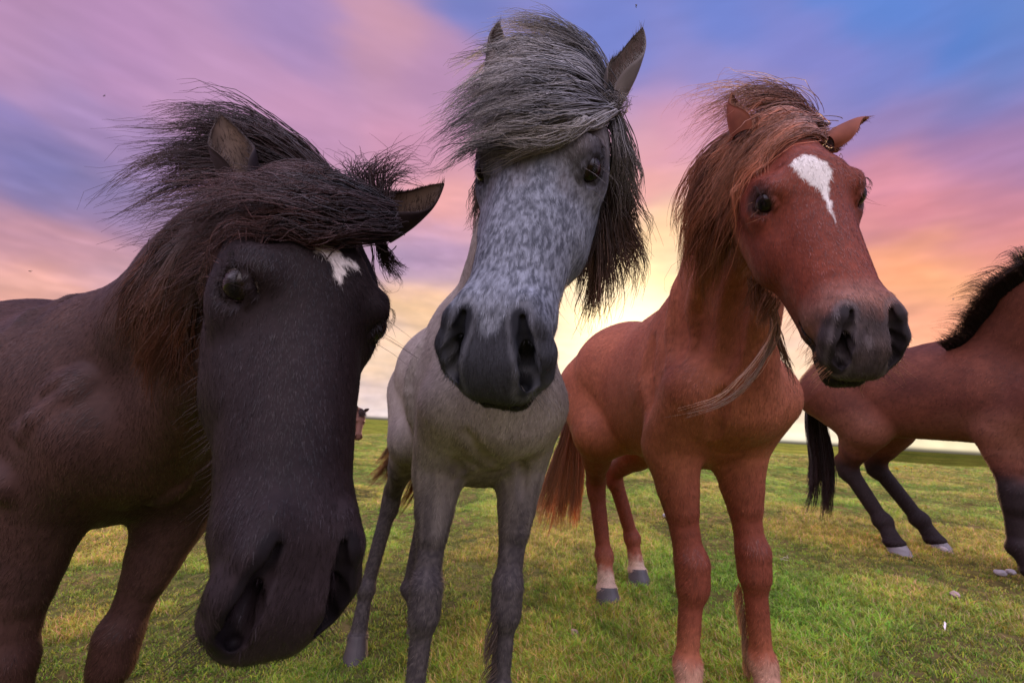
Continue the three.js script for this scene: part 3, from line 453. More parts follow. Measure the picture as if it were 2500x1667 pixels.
      M.lock([[[0.154,1.339,-0.678], [0.187,1.297,-0.706], [0.207,1.25,-0.735], [0.212,1.191,-0.766]], [[0.146,1.317,-0.661], [0.163,1.265,-0.671], [0.177,1.22,-0.699], [0.182,1.169,-0.739]], [[0.138,1.299,-0.644], [0.136,1.247,-0.634], [0.147,1.212,-0.66], [0.158,1.169,-0.709]]], 240, { r0: .0007, jit: .009, wave: .009, clumps: 60, cw: .2, c0: [.17, .16, .165], c1: [.24, .2, .18] });
      M.lock([[[0.155,1.315,-0.723], [0.198,1.242,-0.767], [0.24,1.186,-0.807], [0.256,1.125,-0.839]], [[0.152,1.257,-0.723], [0.189,1.187,-0.777], [0.229,1.137,-0.816], [0.227,1.069,-0.849]], [[0.144,1.229,-0.718], [0.169,1.15,-0.773], [0.196,1.091,-0.814], [0.185,1.027,-0.847]], [[0.13,1.187,-0.716], [0.148,1.104,-0.761], [0.149,1.033,-0.795], [0.136,0.97,-0.826]], [[0.116,1.145,-0.713], [0.118,1.07,-0.737], [0.112,1.014,-0.758], [0.106,0.977,-0.785]]], 1600, { r0: .0007, jit: .016, wave: .01, len: .75, clumps: 150, cw: .1, c0: m0, c1: [.2, .1, .06], segs: 12, fly: .08 });
      M.lock([[[-0.063,1.272,-0.771], [-0.081,1.236,-0.788], [-0.096,1.199,-0.805]], [[-0.061,1.24,-0.777], [-0.085,1.208,-0.803], [-0.107,1.17,-0.831]]], 160, { r0: .0006, jit: .01, clumps: 22, c0: [.15, .11, .09], c1: [.2, .13, .09], segs: 9 });
      groupHair(t, 'mane', M);
      const T = new Hair(23, pos, push), t0 = [.1, .045, .02], t1 = [.4, .18, .06];
T.lock([[[-0.396,0.888,-2.173], [-0.476,0.764,-2.043], [-0.513,0.657,-1.941], [-0.608,0.545,-1.941]], [[-0.389,0.889,-2.173], [-0.436,0.738,-2.048], [-0.481,0.631,-1.966], [-0.563,0.537,-1.943]], [[-0.375,0.941,-2.031], [-0.367,0.751,-2.087], [-0.411,0.558,-2.101], [-0.492,0.386,-2.112]], [[-0.361,0.944,-2.061], [-0.35,0.751,-2.097], [-0.371,0.577,-2.118], [-0.44,0.404,-2.13]]], 900, { r0: .0011, r1: .0003, jit: .01, wave: .01, clumps: 30, cw: .07, c0: t0, c1: t1, segs: 12 });
      groupHair(t, 'tail', T, hairMat({ transmission: .4, roughness: .9 }));
      const B = new Hair(24, pos, push); for (const K of [[[1128, 1400, 1.07], [1120, 1480, 1.07], [1112, 1560, 1.07]]]) { const g = []; g.push([[-0.001,0.371,-1.221], [-0.017,0.315,-1.236], [-0.025,0.259,-1.251]], [[0.009,0.202,-1.251], [-0.013,0.18,-1.256], [-0.021,0.137,-1.263]]); B.lock(g, 160, { r0: .0007, jit: .006, wave: .004, clumps: 30, c0: [.1, .07, .055], c1: [.2, .13, .09], segs: 6 }); }
      groupHair(t, 'leg_feather', B, hairMat({ transmission: .4, roughness: .9 }));
    },
  });
}
// near-black horse at the left, nose close to the camera
{
  const head = headFrame([-.287, 1.142, -.607], [.28, -.876, .392], [.574, .48, .663], 1.012, -7);
  const coat = (p, n, l, q) => {
    const fl = n3(p, 190) * .6 + n3(p, 90, 5) * .5, d = fbm(p[0] * 9, p[1] * 9, p[2] * 9, 3);
    const near = smooth(.14, .0, Math.hypot(Math.max(0, Math.abs(l[0]) - .1), Math.max(0, -l[1] - .2, l[1] - .08))) * smooth(-.12, .06, l[2]);
    let c = mix3([.04, .021, .018], [.068, .034, .027], clamp(.5 + d)); c = mix3(c, [.05, .022, .017], smooth(.62, .3, q[1]));
    let hc = mix3([.011, .007, .0075], [.019, .012, .0125], clamp(.5 + d));
    hc = mix3(hc, [.026, .018, .02], smooth(.4, .52, l[2] + d * .05)); hc = mix3(hc, [.006, .005, .006], Math.max(lips(l), nost(l) * .8));
    c = mix3(c, hc, near).map(x => x * (1 + .3 * fl));
    if (near > .3 && l[1] > -.05) { const e = n3(p, 130) * .004 + n3(p, 300, 3) * .0025, s = Math.min(sdSeg(l[0], l[2], STAR_D[0], STAR_D[1], .011, .010), sdSeg(l[0], l[2], STAR_D[1], STAR_D[2], .009, .003), sdSeg(l[0], l[2], STAR_D[1], STAR_D[3], .009, .004)) + e; c = mix3(c, [.66, .6, .55], smooth(.003, -.002, s)); }
    return c;
  };
  horse({
    label: 'near-black horse at the left with its nose close to the viewer', seed: 31, bare: nost, pos: [-.95, -.15, -1.16], folds: [[[[-1.066,0.933,-1.199], [-1.051,0.823,-1.118], [-1.05,0.728,-1.084], [-1.021,0.663,-1.045]], .01, .05], [[[-0.887,0.93,-1.098], [-0.912,0.842,-1.063], [-0.918,0.749,-1.03]], .012, .03], [[[-0.642,0.581,-1.06], [-0.697,0.53,-1.07], [-0.753,0.506,-1.074]], .01, .025], [[[-1.685,0.986,-1.495], [-1.516,1.059,-1.481], [-1.317,1.084,-1.477]], .012, .03], [[[-1.568,0.896,-1.409], [-1.504,0.987,-1.443], [-1.353,1.023,-1.437]], .01, .03]], yaw: 5.8, muzzle: .72, lid: .8, cheek: .88, whisk: [.05, .03, .025], furMat: { roughness: .42, specularIntensity: .38 }, skin: { roughness: .6, specularIntensity: .2 }, head, coat, frontL: { el: { w: [-0.859,0.556,-1.268] }, kn: { w: [-0.918,0.234,-1.225] }, fe: { w: [-0.942,-0.008,-1.229] }, co: { w: [-0.895,-0.082,-1.202] } }, frontR: { kn: { w: [-1.022,0.238,-1.072] }, fe: { w: [-1.018,0.004,-1.064] }, co: { w: [-0.974,-0.067,-1.036] } }, lash: [.02, .012, .01], sclera: [.3, .25, .22], gaze: [0, 0, .12],
    earOut: [.02, .012, .012], earIn: [.1, .065, .045], earFuzz: [.06, .035, .025], ears: { R: { base: [-0.404,1.129,-0.619], axis: [-.075, .15, -.02], open: [.45, 0, .8], L: .142, W: .03 }, L: { base: [-0.195,1.08,-0.633], axis: [.1, .1, .0], open: [-.2, .3, .9], L: .118, W: .032 } },
    fur: [40000, 120000], furLen: [.013, .009], furW: [.0019, .0011],
    hair(t, h, W, pos, push) {
      const F = new Hair(41, pos, push), c0 = [.022, .01, .01], c1 = [.085, .034, .028];
      F.lock([
        [[-0.195,1.123,-0.616], [-0.252,1.121,-0.575], [-0.319,1.121,-0.565], [-0.438,1.124,-0.595], [-0.637,1.154,-0.671]], [[-0.184,1.102,-0.599], [-0.235,1.08,-0.542], [-0.302,1.077,-0.532], [-0.428,1.079,-0.583], [-0.635,1.088,-0.673]],
        [[-0.176,1.085,-0.582], [-0.217,1.056,-0.516], [-0.28,1.053,-0.506], [-0.395,1.048,-0.558], [-0.6,1.033,-0.673]], [[-0.173,1.07,-0.564], [-0.216,1.042,-0.503], [-0.282,1.038,-0.504], [-0.368,1.026,-0.552], [-0.534,0.985,-0.661]], [[-0.175,1.062,-0.556], [-0.218,1.034,-0.5], [-0.274,1.029,-0.506], [-0.348,1.011,-0.555], [-0.474,0.963,-0.665]]],
      4200, { r0: .0007, jit: .017, wave: .018, cv: .9, len: .55, freq: 3.6, clumps: 190, cw: .12, c0, c1, segs: 18, fly: .06 });
      F.lock([[[-0.207,1.111,-0.607], [-0.247,1.152,-0.6], [-0.277,1.181,-0.605], [-0.321,1.2,-0.612]], [[-0.201,1.118,-0.606], [-0.22,1.165,-0.608], [-0.205,1.187,-0.614], [-0.175,1.188,-0.624]], [[-0.195,1.112,-0.607], [-0.187,1.155,-0.61], [-0.159,1.174,-0.616], [-0.122,1.172,-0.627]]], 210, { r0: .0005, jit: .01, wave: .012, freq: 2.4, clumps: 40, cw: .3, c0, c1, fly: .15 });
      F.lock([[[-0.242,1.129,-0.594], [-0.217,1.172,-0.596], [-0.178,1.205,-0.601], [-0.138,1.194,-0.613]], [[-0.255,1.134,-0.593], [-0.211,1.179,-0.595], [-0.171,1.199,-0.602], [-0.129,1.181,-0.625]]], 14, { r0: .0005, jit: .01, wave: .02, freq: 2, clumps: 6, c0, c1 });
      groupHair(t, 'forelock', F);
      const M = new Hair(42, pos, push), m0 = [.024, .012, .012], m1 = [.1, .036, .022];
      M.lock([[[-0.309,1.186,-0.685], [-0.367,1.252,-0.684], [-0.454,1.296,-0.686], [-0.543,1.326,-0.69], [-0.633,1.343,-0.708]], [[-0.312,1.182,-0.686], [-0.397,1.233,-0.677], [-0.49,1.262,-0.682], [-0.606,1.275,-0.71], [-0.746,1.276,-0.75]], [[-0.318,1.173,-0.677], [-0.411,1.199,-0.673], [-0.509,1.219,-0.69], [-0.618,1.215,-0.721], [-0.758,1.195,-0.775]], [[-0.346,1.168,-0.678], [-0.429,1.183,-0.686], [-0.527,1.186,-0.716], [-0.629,1.157,-0.752], [-0.771,1.109,-0.811]]], 3200, { r0: .0008, jit: .014, wave: .013, clumps: 150, cw: .1, c0: m0, c1: [.05, .02, .018], fly: .12, len: .6 });
      M.lock([[[-0.472,1.157,-0.731], [-0.581,1.115,-0.759], [-0.662,1.06,-0.8], [-0.724,1.002,-0.841], [-0.771,0.946,-0.872]], [[-0.466,1.119,-0.718], [-0.548,1.057,-0.75], [-0.62,1.005,-0.8], [-0.688,0.947,-0.851], [-0.751,0.89,-0.892]], [[-0.458,1.069,-0.707], [-0.517,1.002,-0.739], [-0.578,0.942,-0.791], [-0.637,0.899,-0.84], [-0.706,0.842,-0.891]], [[-0.451,1.035,-0.693], [-0.495,0.984,-0.722], [-0.531,0.939,-0.761], [-0.561,0.903,-0.788], [-0.597,0.874,-0.814]]], 3800, { r0: .0008, jit: .018, wave: .014, clumps: 150, cw: .1, c0: m0, c1: [.16, .055, .03], fly: .1, len: .5 });
M.lock([[[-0.211,1.091,-0.652], [-0.202,1.076,-0.675], [-0.186,1.067,-0.697], [-0.159,1.076,-0.716]], [[-0.211,1.084,-0.653], [-0.205,1.066,-0.677], [-0.192,1.053,-0.699], [-0.175,1.054,-0.72]], [[-0.214,1.078,-0.654], [-0.209,1.059,-0.678], [-0.205,1.039,-0.702], [-0.202,1.017,-0.726]]], 150, { r0: .0005, jit: .007, wave: .008, clumps: 24, c0, c1 });
      groupHair(t, 'mane', M);
    },
  });
}
// chestnut horse with a star
{
  const head = headFrame([.537, 1.47, -.857], [.024, -.91, .415], [-.285, .4, .871], 1, -8);
  const coat = (p, n, l, q) => {
    const fl = n3(p, 190) * .6 + n3(p, 90, 5) * .5, d = fbm(p[0] * 9, p[1] * 9, p[2] * 9, 3), dd = fbm(p[0] * 40, p[1] * 40, p[2] * 40, 2);
    const near = smooth(.13, .0, Math.hypot(Math.max(0, Math.abs(l[0]) - .1), Math.max(0, -l[1] - .2, l[1] - .08))) * smooth(-.1, .06, l[2]);
    let c = mix3([.26, .078, .042], [.38, .128, .068], clamp(.5 + d));
    c = mix3(c, [.18, .046, .026], smooth(.74, .5, q[1] + dd * .05) * smooth(.1, .3, q[1]));
    c = mix3(c, [.55, .4, .3], smooth(.16, .11, q[1] + dd * .03) * (q[0] < -.3 ? 1 : .4));
    let hc = mix3([.15, .033, .019], [.21, .05, .028], clamp(.5 + d));
    hc = mix3(hc, [.34, .14, .085], smooth(-.1, -.15, l[1] + dd * .03) * smooth(.35, .2, l[2]));
    hc = mix3(hc, [.25, .14, .11], smooth(.4, .46, l[2] + dd * .02) * .6);
    hc = mix3(hc, [.042, .036, .04], smooth(.458, .492, l[2] + dd * .025 + Math.max(0, -l[1] - .08) * .3) * .95); hc = mix3(hc, [.1, .07, .065], clamp(.5 + dd * 1.5) * .6 * smooth(.03, .015, Math.abs(l[0])) * smooth(-.085, -.06, l[1] + dd * .02) * smooth(.47, .5, l[2]));
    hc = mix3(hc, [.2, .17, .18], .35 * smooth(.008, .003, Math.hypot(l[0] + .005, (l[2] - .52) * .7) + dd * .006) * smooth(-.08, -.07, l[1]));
    hc = mix3(hc, [.13, .11, .115], rim(l) * .5); hc = mix3(hc, [.016, .013, .015], nost(l) * .85);
    const eye = smooth(.04, .02, Math.hypot(Math.abs(l[0]) - .086, l[1] + .02, l[2] - .206)); hc = mix3(hc, [.06, .025, .02], eye);
    hc = mix3(hc, [.012, .01, .01], Math.max(lips(l), smooth(-.128, -.134, l[1] + dd * .004) * smooth(.43, .46, l[2])));
    c = mix3(c, hc, near).map(x => x * (1 + .3 * fl));
    if (near > .3 && l[1] > -.06) { const e = n3(p, 110) * .004 + n3(p, 300, 3) * .0025, s = Math.min(sdSeg(l[0], l[2], STAR_C[0], STAR_C[1], .023, .024), sdSeg(l[0], l[2], STAR_C[1], STAR_C[2], .022, .009), sdSeg(l[0], l[2], STAR_C[2], STAR_C[3], .0075, -.006)) + e; c = mix3(c, [.7, .66, .62], smooth(.003, -.003, s)); }
    return c;
  };
  horse({
    label: 'reddish chestnut horse with a white star and blond-red forelock', seed: 51, bare: nost, pos: [.64, .045, -1.496], yaw: 4.859, width: .78, muzzle: .7, cheek: 1.08, furMat: { roughness: .42, specularIntensity: .75 }, whisk: [.5, .25, .13], head, coat,
    folds: [[[[0.521,1.26,-1.139], [0.502,1.231,-1.196], [0.481,1.158,-1.26], [0.467,1.073,-1.275]], .014, .03], [[[0.482,1.289,-1.337], [0.454,1.208,-1.352], [0.44,1.123,-1.368], [0.454,1.034,-1.364]], .013, .03], [[[0.42,1.133,-1.468], [0.449,1.008,-1.491], [0.463,0.866,-1.466]], .016, .035, true], [[[0.567,0.775,-1.279], [0.555,0.868,-1.211], [0.563,0.936,-1.199]], .009, .03, true], [[[0.542,1.198,-1.049], [0.529,1.105,-1.117], [0.548,0.992,-1.188]], .009, .05, true]],
    hindR: { hk: { w: [0.457,0.561,-2.355] }, fe: { w: [0.5,0.231,-2.324] }, co: { w: [0.501,0.141,-2.259] } }, hindL: { hk: { w: [0.584,0.598,-2.531] }, fe: { w: [0.698,0.266,-2.561] }, co: { w: [0.714,0.181,-2.516] } }, frontR: { kn: { w: [0.578,0.413,-1.457] }, fe: { w: [0.559,0.166,-1.451] }, co: { w: [0.547,0.067,-1.408] } }, frontL: { kn: { w: [0.78,0.445,-1.492] }, fe: { w: [0.804,0.166,-1.502] }, co: { w: [0.804,0.075,-1.458] } }, lash: [.05, .02, .015],
    earOut: [.2, .06, .035], earIn: [.06, .022, .015], earFuzz: [.4, .16, .08], ears: { R: { base: [0.454,1.44,-0.873], axis: [-.012, .12, -.01], open: [.45, .0, .7], L: .115, W: .032 }, L: { base: [0.629,1.451,-0.866], axis: [.1, .07, -.01], open: [.3, -.8, .1], L: .135, W: .028 } },
    fur: [40000, 100000], furLen: [.013, .009], furW: [.0019, .0013], hoof: (n) => n.startsWith('hind') ? [.075, .07, .075] : [.1, .07, .06],
    hair(t, h, W, pos, push) {
      const F = new Hair(61, pos, push), c0 = [.34, .12, .066], c1 = [.55, .25, .14];
      F.lock([[[0.629,1.5,-0.882], [0.552,1.523,-0.878], [0.483,1.493,-0.894], [0.429,1.426,-0.926], [0.397,1.352,-0.97]], [[0.619,1.469,-0.862], [0.532,1.455,-0.85], [0.476,1.412,-0.868], [0.435,1.339,-0.901], [0.405,1.246,-0.969]], [[0.608,1.451,-0.855], [0.534,1.423,-0.84], [0.48,1.369,-0.845], [0.45,1.307,-0.877], [0.423,1.207,-0.946]], [[0.596,1.442,-0.852], [0.532,1.402,-0.839], [0.485,1.346,-0.839], [0.455,1.303,-0.852], [0.444,1.252,-0.887]]], 2400, { r0: .0008, jit: .024, wave: .015, len: .6, clumps: 150, cw: .12, c0, c1, fly: .15, cv: .8 });
      F.lock([[[0.616,1.519,-0.889], [0.565,1.568,-0.88], [0.483,1.58,-0.888], [0.406,1.561,-0.912], [0.367,1.519,-0.94]], [[0.626,1.511,-0.89], [0.557,1.544,-0.884], [0.471,1.53,-0.887], [0.401,1.479,-0.927], [0.336,1.413,-0.969]]], 380, { r0: .0006, jit: .02, wave: .016, clumps: 60, c0: [.2, .08, .055], c1, fly: .25, len: .5 });
      groupHair(t, 'forelock', F, hairMat({ transmission: .4 }));
      const M = new Hair(62, pos, push), m0 = [.25, .085, .042], m1 = [.42, .17, .085];
      M.lock([[[0.532,1.547,-0.965], [0.452,1.492,-0.975], [0.413,1.419,-1.009], [0.409,1.328,-1.056], [0.416,1.25,-1.09]], [[0.524,1.494,-0.954], [0.459,1.4,-0.971], [0.43,1.322,-1.016], [0.426,1.25,-1.06], [0.436,1.186,-1.102]], [[0.512,1.436,-0.934], [0.459,1.327,-0.954], [0.446,1.254,-1.008], [0.446,1.196,-1.06], [0.457,1.141,-1.1]], [[0.496,1.367,-0.927], [0.472,1.28,-0.943], [0.475,1.218,-0.995], [0.48,1.174,-1.054], [0.482,1.116,-1.084]]], 2600, { r0: .0008, jit: .02, wave: .014, len: .55, clumps: 130, cw: .1, c0: m0, c1: m1, fly: .12, cv: .7 });
      M.lock([[[0.558,1.12,-0.962], [0.573,1.074,-0.97], [0.569,1.019,-0.99], [0.54,0.953,-1.033], [0.487,0.898,-1.084], [0.374,0.855,-1.132]]], 50, { r0: .0008, jit: .005, wave: .008, clumps: 14, c0: [.55, .36, .26], c1: [.75, .6, .48], segs: 18, len: .25 });
      M.lock([[[0.562,1.12,-0.962], [0.581,1.067,-0.982], [0.615,1.015,-1.011], [0.647,0.97,-1.04], [0.658,0.917,-1.06]]], 70, { r0: .0008, jit: .006, wave: .006, clumps: 8, c0: [.24, .12, .08], c1: [.36, .2, .14] });
      M.lock([[[0.491,1.151,-0.915], [0.5,1.111,-0.943], [0.498,1.079,-0.969]], [[0.541,1.1,-0.894], [0.541,1.07,-0.92], [0.549,1.048,-0.944]]], 160, { r0: .0007, jit: .008, clumps: 50, c0: m0, c1: [.42, .18, .09], segs: 7 });
      groupHair(t, 'mane', M, hairMat({ transmission: .4 }));
      const T = new Hair(63, pos, push), t0 = [.34, .12, .055], t1 = [.7, .33, .14];
      T.lock([[[0.356,1.108,-2.468], [0.322,0.849,-2.536], [0.257,0.612,-2.559], [0.2,0.425,-2.573], [0.142,0.273,-2.591]], [[0.365,1.11,-2.478], [0.348,0.804,-2.544], [0.313,0.545,-2.571], [0.286,0.36,-2.585], [0.264,0.211,-2.602]], [[0.378,1.112,-2.488], [0.378,0.782,-2.548], [0.38,0.549,-2.571], [0.372,0.388,-2.58], [0.374,0.251,-2.595]], [[0.393,1.113,-2.488], [0.409,0.784,-2.548], [0.414,0.574,-2.566], [0.412,0.437,-2.571], [0.418,0.3,-2.586]]], 1500, { r0: .0014, r1: .0004, jit: .016, wave: .012, clumps: 70, c0: t0, c1: t1, segs: 12 });
      groupHair(t, 'tail', T, hairMat({ transmission: .4, roughness: .9 }));
      const B = new Hair(64, pos, push); B.lock([[[0.754,0.374,-1.525], [0.748,0.329,-1.543], [0.75,0.303,-1.548]], [[0.782,0.255,-1.547], [0.773,0.187,-1.559], [0.785,0.134,-1.569]], [[0.797,0.119,-1.551], [0.786,0.079,-1.559], [0.794,0.026,-1.568]]], 260, { r0: .0008, jit: .005, wave: .004, clumps: 40, c0: [.42, .22, .12], c1: [.65, .45, .28], segs: 6 });
      groupHair(t, 'leg_feather', B, hairMat({ transmission: .4, roughness: .9 }));
    },
  });
}
// bay horse at the right edge
{
  const head = headFrame([2.741,1.955,-1.927], [.55, -.8, .25], [.6, .55, .45]);
  const coat = (p, n, l, q) => { const fl = n3(p, 60) * .6 + n3(p, 120, 5) * .5, d = fbm(p[0] * 6, p[1] * 6, p[2] * 6, 3); let c = mix3([.085, .026, .018], [.15, .048, .03], clamp(.5 + d)); c = mix3(c, [.2, .08, .05], smooth(.85, .72, q[1] + d * .1) * smooth(.5, .66, q[1]) * .6); c = mix3(c, [.018, .011, .012], smooth(.58, .44, q[1] + d * .08)); return c.map(x => x * (1 + .25 * fl)); };
  horse({
    label: 'dark bay horse cut off by the right edge, seen from the side', seed: 71, pos: [2.74, .185, -2.52], yaw: 5.26, scale: 1.02, arch: [0, .055, 0], leg: 1.3, head, coat, cell: .011, headCell: .008, earOut: [.05, .02, .015], earIn: [.05, .02, .015], ears: { R: { axis: [0, 1, 0], open: [0, 0, 1] }, L: { axis: [.2, 1, 0], open: [0, 0, 1] } },
    hindR: { st: { w: [2.313,0.923,-2.98] }, hk: { w: [2.327,0.668,-3.179] }, fe: { w: [2.451,0.348,-3.065] }, co: { w: [2.464,0.271,-3.008] } }, hindL: { st: { w: [2.608,0.938,-3.13] }, hk: { w: [2.599,0.692,-3.276] }, fe: { w: [2.768,0.358,-3.154] }, co: { w: [2.815,0.273,-3.109] } }, hoofSize: 1, hoof: () => [.2, .185, .2], fur: [9000, 9000], furLen: [.016, .016], furW: [.003, .003],
    hair(t, h, W, pos, push) {
      const M = new Hair(81, pos, push), m0 = [.014, .008, .009], m1 = [.05, .02, .016];
      M.lock([[[2.482,1.442,-2.55], [2.422,1.464,-2.525], [2.392,1.467,-2.525]], [[2.526,1.508,-2.466], [2.455,1.548,-2.439], [2.379,1.532,-2.411]], [[2.571,1.571,-2.384], [2.488,1.622,-2.354], [2.399,1.593,-2.339]], [[2.62,1.627,-2.312], [2.537,1.685,-2.282], [2.458,1.663,-2.286]], [[2.653,1.672,-2.233], [2.571,1.732,-2.202], [2.494,1.704,-2.217]], [[2.713,1.732,-2.171], [2.631,1.788,-2.141], [2.558,1.756,-2.167]]], 2200, { r0: .0011, r1: .0003, jit: .012, wave: .004, len: .5, clumps: 500, cw: .3, root: .4, stick: 1, c0: m0, c1: m1, segs: 8 });
      M.lock([[[2.482,1.447,-2.549], [2.391,1.489,-2.521], [2.292,1.471,-2.524]], [[2.526,1.516,-2.465], [2.417,1.584,-2.432], [2.27,1.544,-2.409]], [[2.571,1.575,-2.383], [2.439,1.656,-2.348], [2.281,1.604,-2.337]], [[2.62,1.632,-2.312], [2.489,1.719,-2.275], [2.343,1.665,-2.285]], [[2.653,1.677,-2.232], [2.536,1.761,-2.197], [2.382,1.702,-2.217]], [[2.713,1.739,-2.17], [2.597,1.807,-2.137], [2.491,1.761,-2.166]]], 420, { r0: .0009, r1: .0002, jit: .016, wave: .008, len: .5, clumps: 90, cw: .2, root: .3, stick: 1, c0: m0, c1: m1, segs: 8 });
      groupHair(t, 'mane', M);
      const T = new Hair(82, pos, push);
      T.lock([[[2.233,1.25,-3.378], [2.235,0.994,-3.445], [2.305,0.708,-3.497], [2.252,0.482,-3.518], [2.167,0.381,-3.537]], [[2.246,1.251,-3.378], [2.283,0.965,-3.45], [2.326,0.677,-3.503], [2.313,0.453,-3.523], [2.282,0.259,-3.559]], [[2.266,1.252,-3.377], [2.335,0.968,-3.45], [2.385,0.68,-3.502], [2.391,0.458,-3.523], [2.395,0.266,-3.558]], [[2.285,1.253,-3.377], [2.386,0.938,-3.455], [2.437,0.683,-3.502], [2.442,0.461,-3.522], [2.475,0.302,-3.551]]], 1700, { r0: .0022, r1: .0005, jit: .022, wave: .012, clumps: 50, c0: m0, c1: [.05, .016, .012] });
      groupHair(t, 'tail', T, hairMat({ transmission: .4, roughness: .9 }));
    },
  });
}
// a distant horse behind the near-black one
{
  const head = headFrame([-2.904,0.916,-9.132], [.12, -.95, .3], [.45, .3, .84]);
  const coat = (p, n, l, q) => { const d = fbm(p[0] * 9, p[1] * 9, p[2] * 9, 2); return mix3([.09, .04, .028], [.15, .07, .05], clamp(.5 + d)); };
  const o = head.o;
  horse({
    label: 'distant brown horse mostly hidden behind the near-black horse\'s face', seed: 91, pos: [o[0] - .62, G(o[0] - .62, o[2] - .3), o[2] - .3], yaw: 5.85, scale: 1, arch: [0, .02, 0], head, coat, cell: .022, headCell: .012, earOut: [.08, .035, .025], earIn: [.04, .02, .015], ears: { R: { axis: [-.3, 1, 0], open: [0, 0, 1] }, L: { axis: [.8, .5, 0], open: [0, 0, 1] } },
    hair(t, h, W, pos, push) { const M = new Hair(92, pos, push), a = h.to([0, .02, -.02]); M.lock([[a, h.to([.03, .05, .04]), h.to([.09, .05, .1])], [a, h.to([-.02, .05, .06]), h.to([.0, .05, .15])]], 500, { r0: .004, r1: .001, jit: .03, clumps: 60, c0: [.05, .024, .018], segs: 6 }); groupHair(t, 'forelock', M); },
  });
}
// ------------------------------------------------------------------ short grazed grass
{
  const rnd = mulberry(404), blades = (n, h, w, sp, seed) => {
    const r = mulberry(seed), pos = [], nor = [], col = [], idx = [];
    for (let i = 0; i < n; i++) {
      const a = r() * 6.283, d = Math.sqrt(r()) * sp, x = Math.cos(a) * d, z = Math.sin(a) * d, b = r() * 6.283, hh = h * (.45 + r() * .9), lean = hh * (.3 + r() * 1.3), ww = w * (.6 + r() * .7), dx = Math.cos(b), dz = Math.sin(b), o = pos.length / 3;
      const dry = r() < .2, c = dry ? [.46, .33, .14] : [.2 + r() * .16, .265 + r() * .12, .02 + r() * .02];
      for (let lv = 0; lv < 3; lv++) { const f = [0, .55, 1][lv], wd = ww * [1, .75, .12][lv], cx = x + dx * lean * [0, .36, 1][lv], cz = z + dz * lean * [0, .36, 1][lv], y = lv ? hh * [0, .62, 1][lv] : -.004;
        for (let k = 0; k < 3; k++) { const q = b + k * 2.0944 + Math.PI / 3, ox = Math.cos(q), oz = Math.sin(q); pos.push(cx + ox * wd, y, cz + oz * wd); nor.push(...norm([ox * .6, .7, oz * .6])); col.push(...c.map(v => v * (.8 + .35 * f))); } }
      for (let lv = 0; lv < 2; lv++) for (let k = 0; k < 3; k++) { const p = o + lv * 3 + k, q = o + lv * 3 + (k + 1) % 3; idx.push(p, p + 3, q, q, p + 3, q + 3); }
    }
    const g = new THREE.BufferGeometry(); g.setAttribute('position', new THREE.Float32BufferAttribute(pos, 3)); g.setAttribute('normal', new THREE.Float32BufferAttribute(nor, 3)); g.setAttribute('color', new THREE.Float32BufferAttribute(col, 3)); g.setIndex(idx); return g;
  };
  const mat = new THREE.MeshPhysicalMaterial({ vertexColors: true, roughness: .8, specularIntensity: .25, transmission: .3, thickness: 0 });
  const kinds = [[blades(16, .0135, .0016, .024, 1), 0], [blades(20, .022, .0017, .024, 2), 1], [blades(14, .009, .0022, .032, 3), 2]], lists = [[], [], []];
  const N = 260000;
  for (let i = 0; i < N; i++) {
    const r = .75 + 26 * rnd() ** 2.4, a = (rnd() - .5) * 2 * 1.05, x = Math.sin(a) * r, z = -Math.cos(a) * r, n = fbm(x * 2.2, z * 2.2, 4, 3), m = fbm(x * .8 + 4, z * .8, 8, 3);
    const k = n + rnd() * .7 - .35 > .22 ? 1 : n + rnd() * .5 < .05 ? 2 : 0;
    if (n < -.1 && rnd() < .7) continue; lists[k].push([x, z, m, n, r]);
  }
  kinds.forEach(([g, k]) => {
    const L = lists[k], im = new THREE.InstancedMesh(g, mat, L.length), o = new THREE.Object3D(), c = new THREE.Color();
    L.forEach(([x, z, m, n, r], i) => { const s = (.7 + rnd() * .7) * (1 + smooth(3, 12, r) * .9 + smooth(10, 26, r) * 1.6); o.position.set(x, G(x, z), z); o.rotation.set((rnd() - .5) * .3, rnd() * 6.28, (rnd() - .5) * .3); o.scale.set(s, s * (.75 + rnd() * .5) * (1 - .35 * smooth(3, 9, r)), s); o.updateMatrix(); im.setMatrixAt(i, o.matrix);
      const y = clamp(.5 + m * 1.2 + n * .7 + (rnd() - .5) * .7), b = (.5 + rnd() * 1.0 + n * .5) * (k === 1 ? 1.2 : 1); c.setRGB(b * mix(.68, 1.3, y), b * mix(1.08, 1.0, y), b * mix(.8, 1.3, y)); im.setColorAt(i, c); });
    im.name = numbered('grass'); im.castShadow = im.receiveShadow = true; im.userData = { kind: 'stuff', label: ['medium green short grass tufts over the grazed pasture', 'taller bright grass tufts growing in clumps on the pasture', 'low dry trampled grass between the tufts of the pasture'][k], category: 'grass' }; scene.add(im);
  });
}

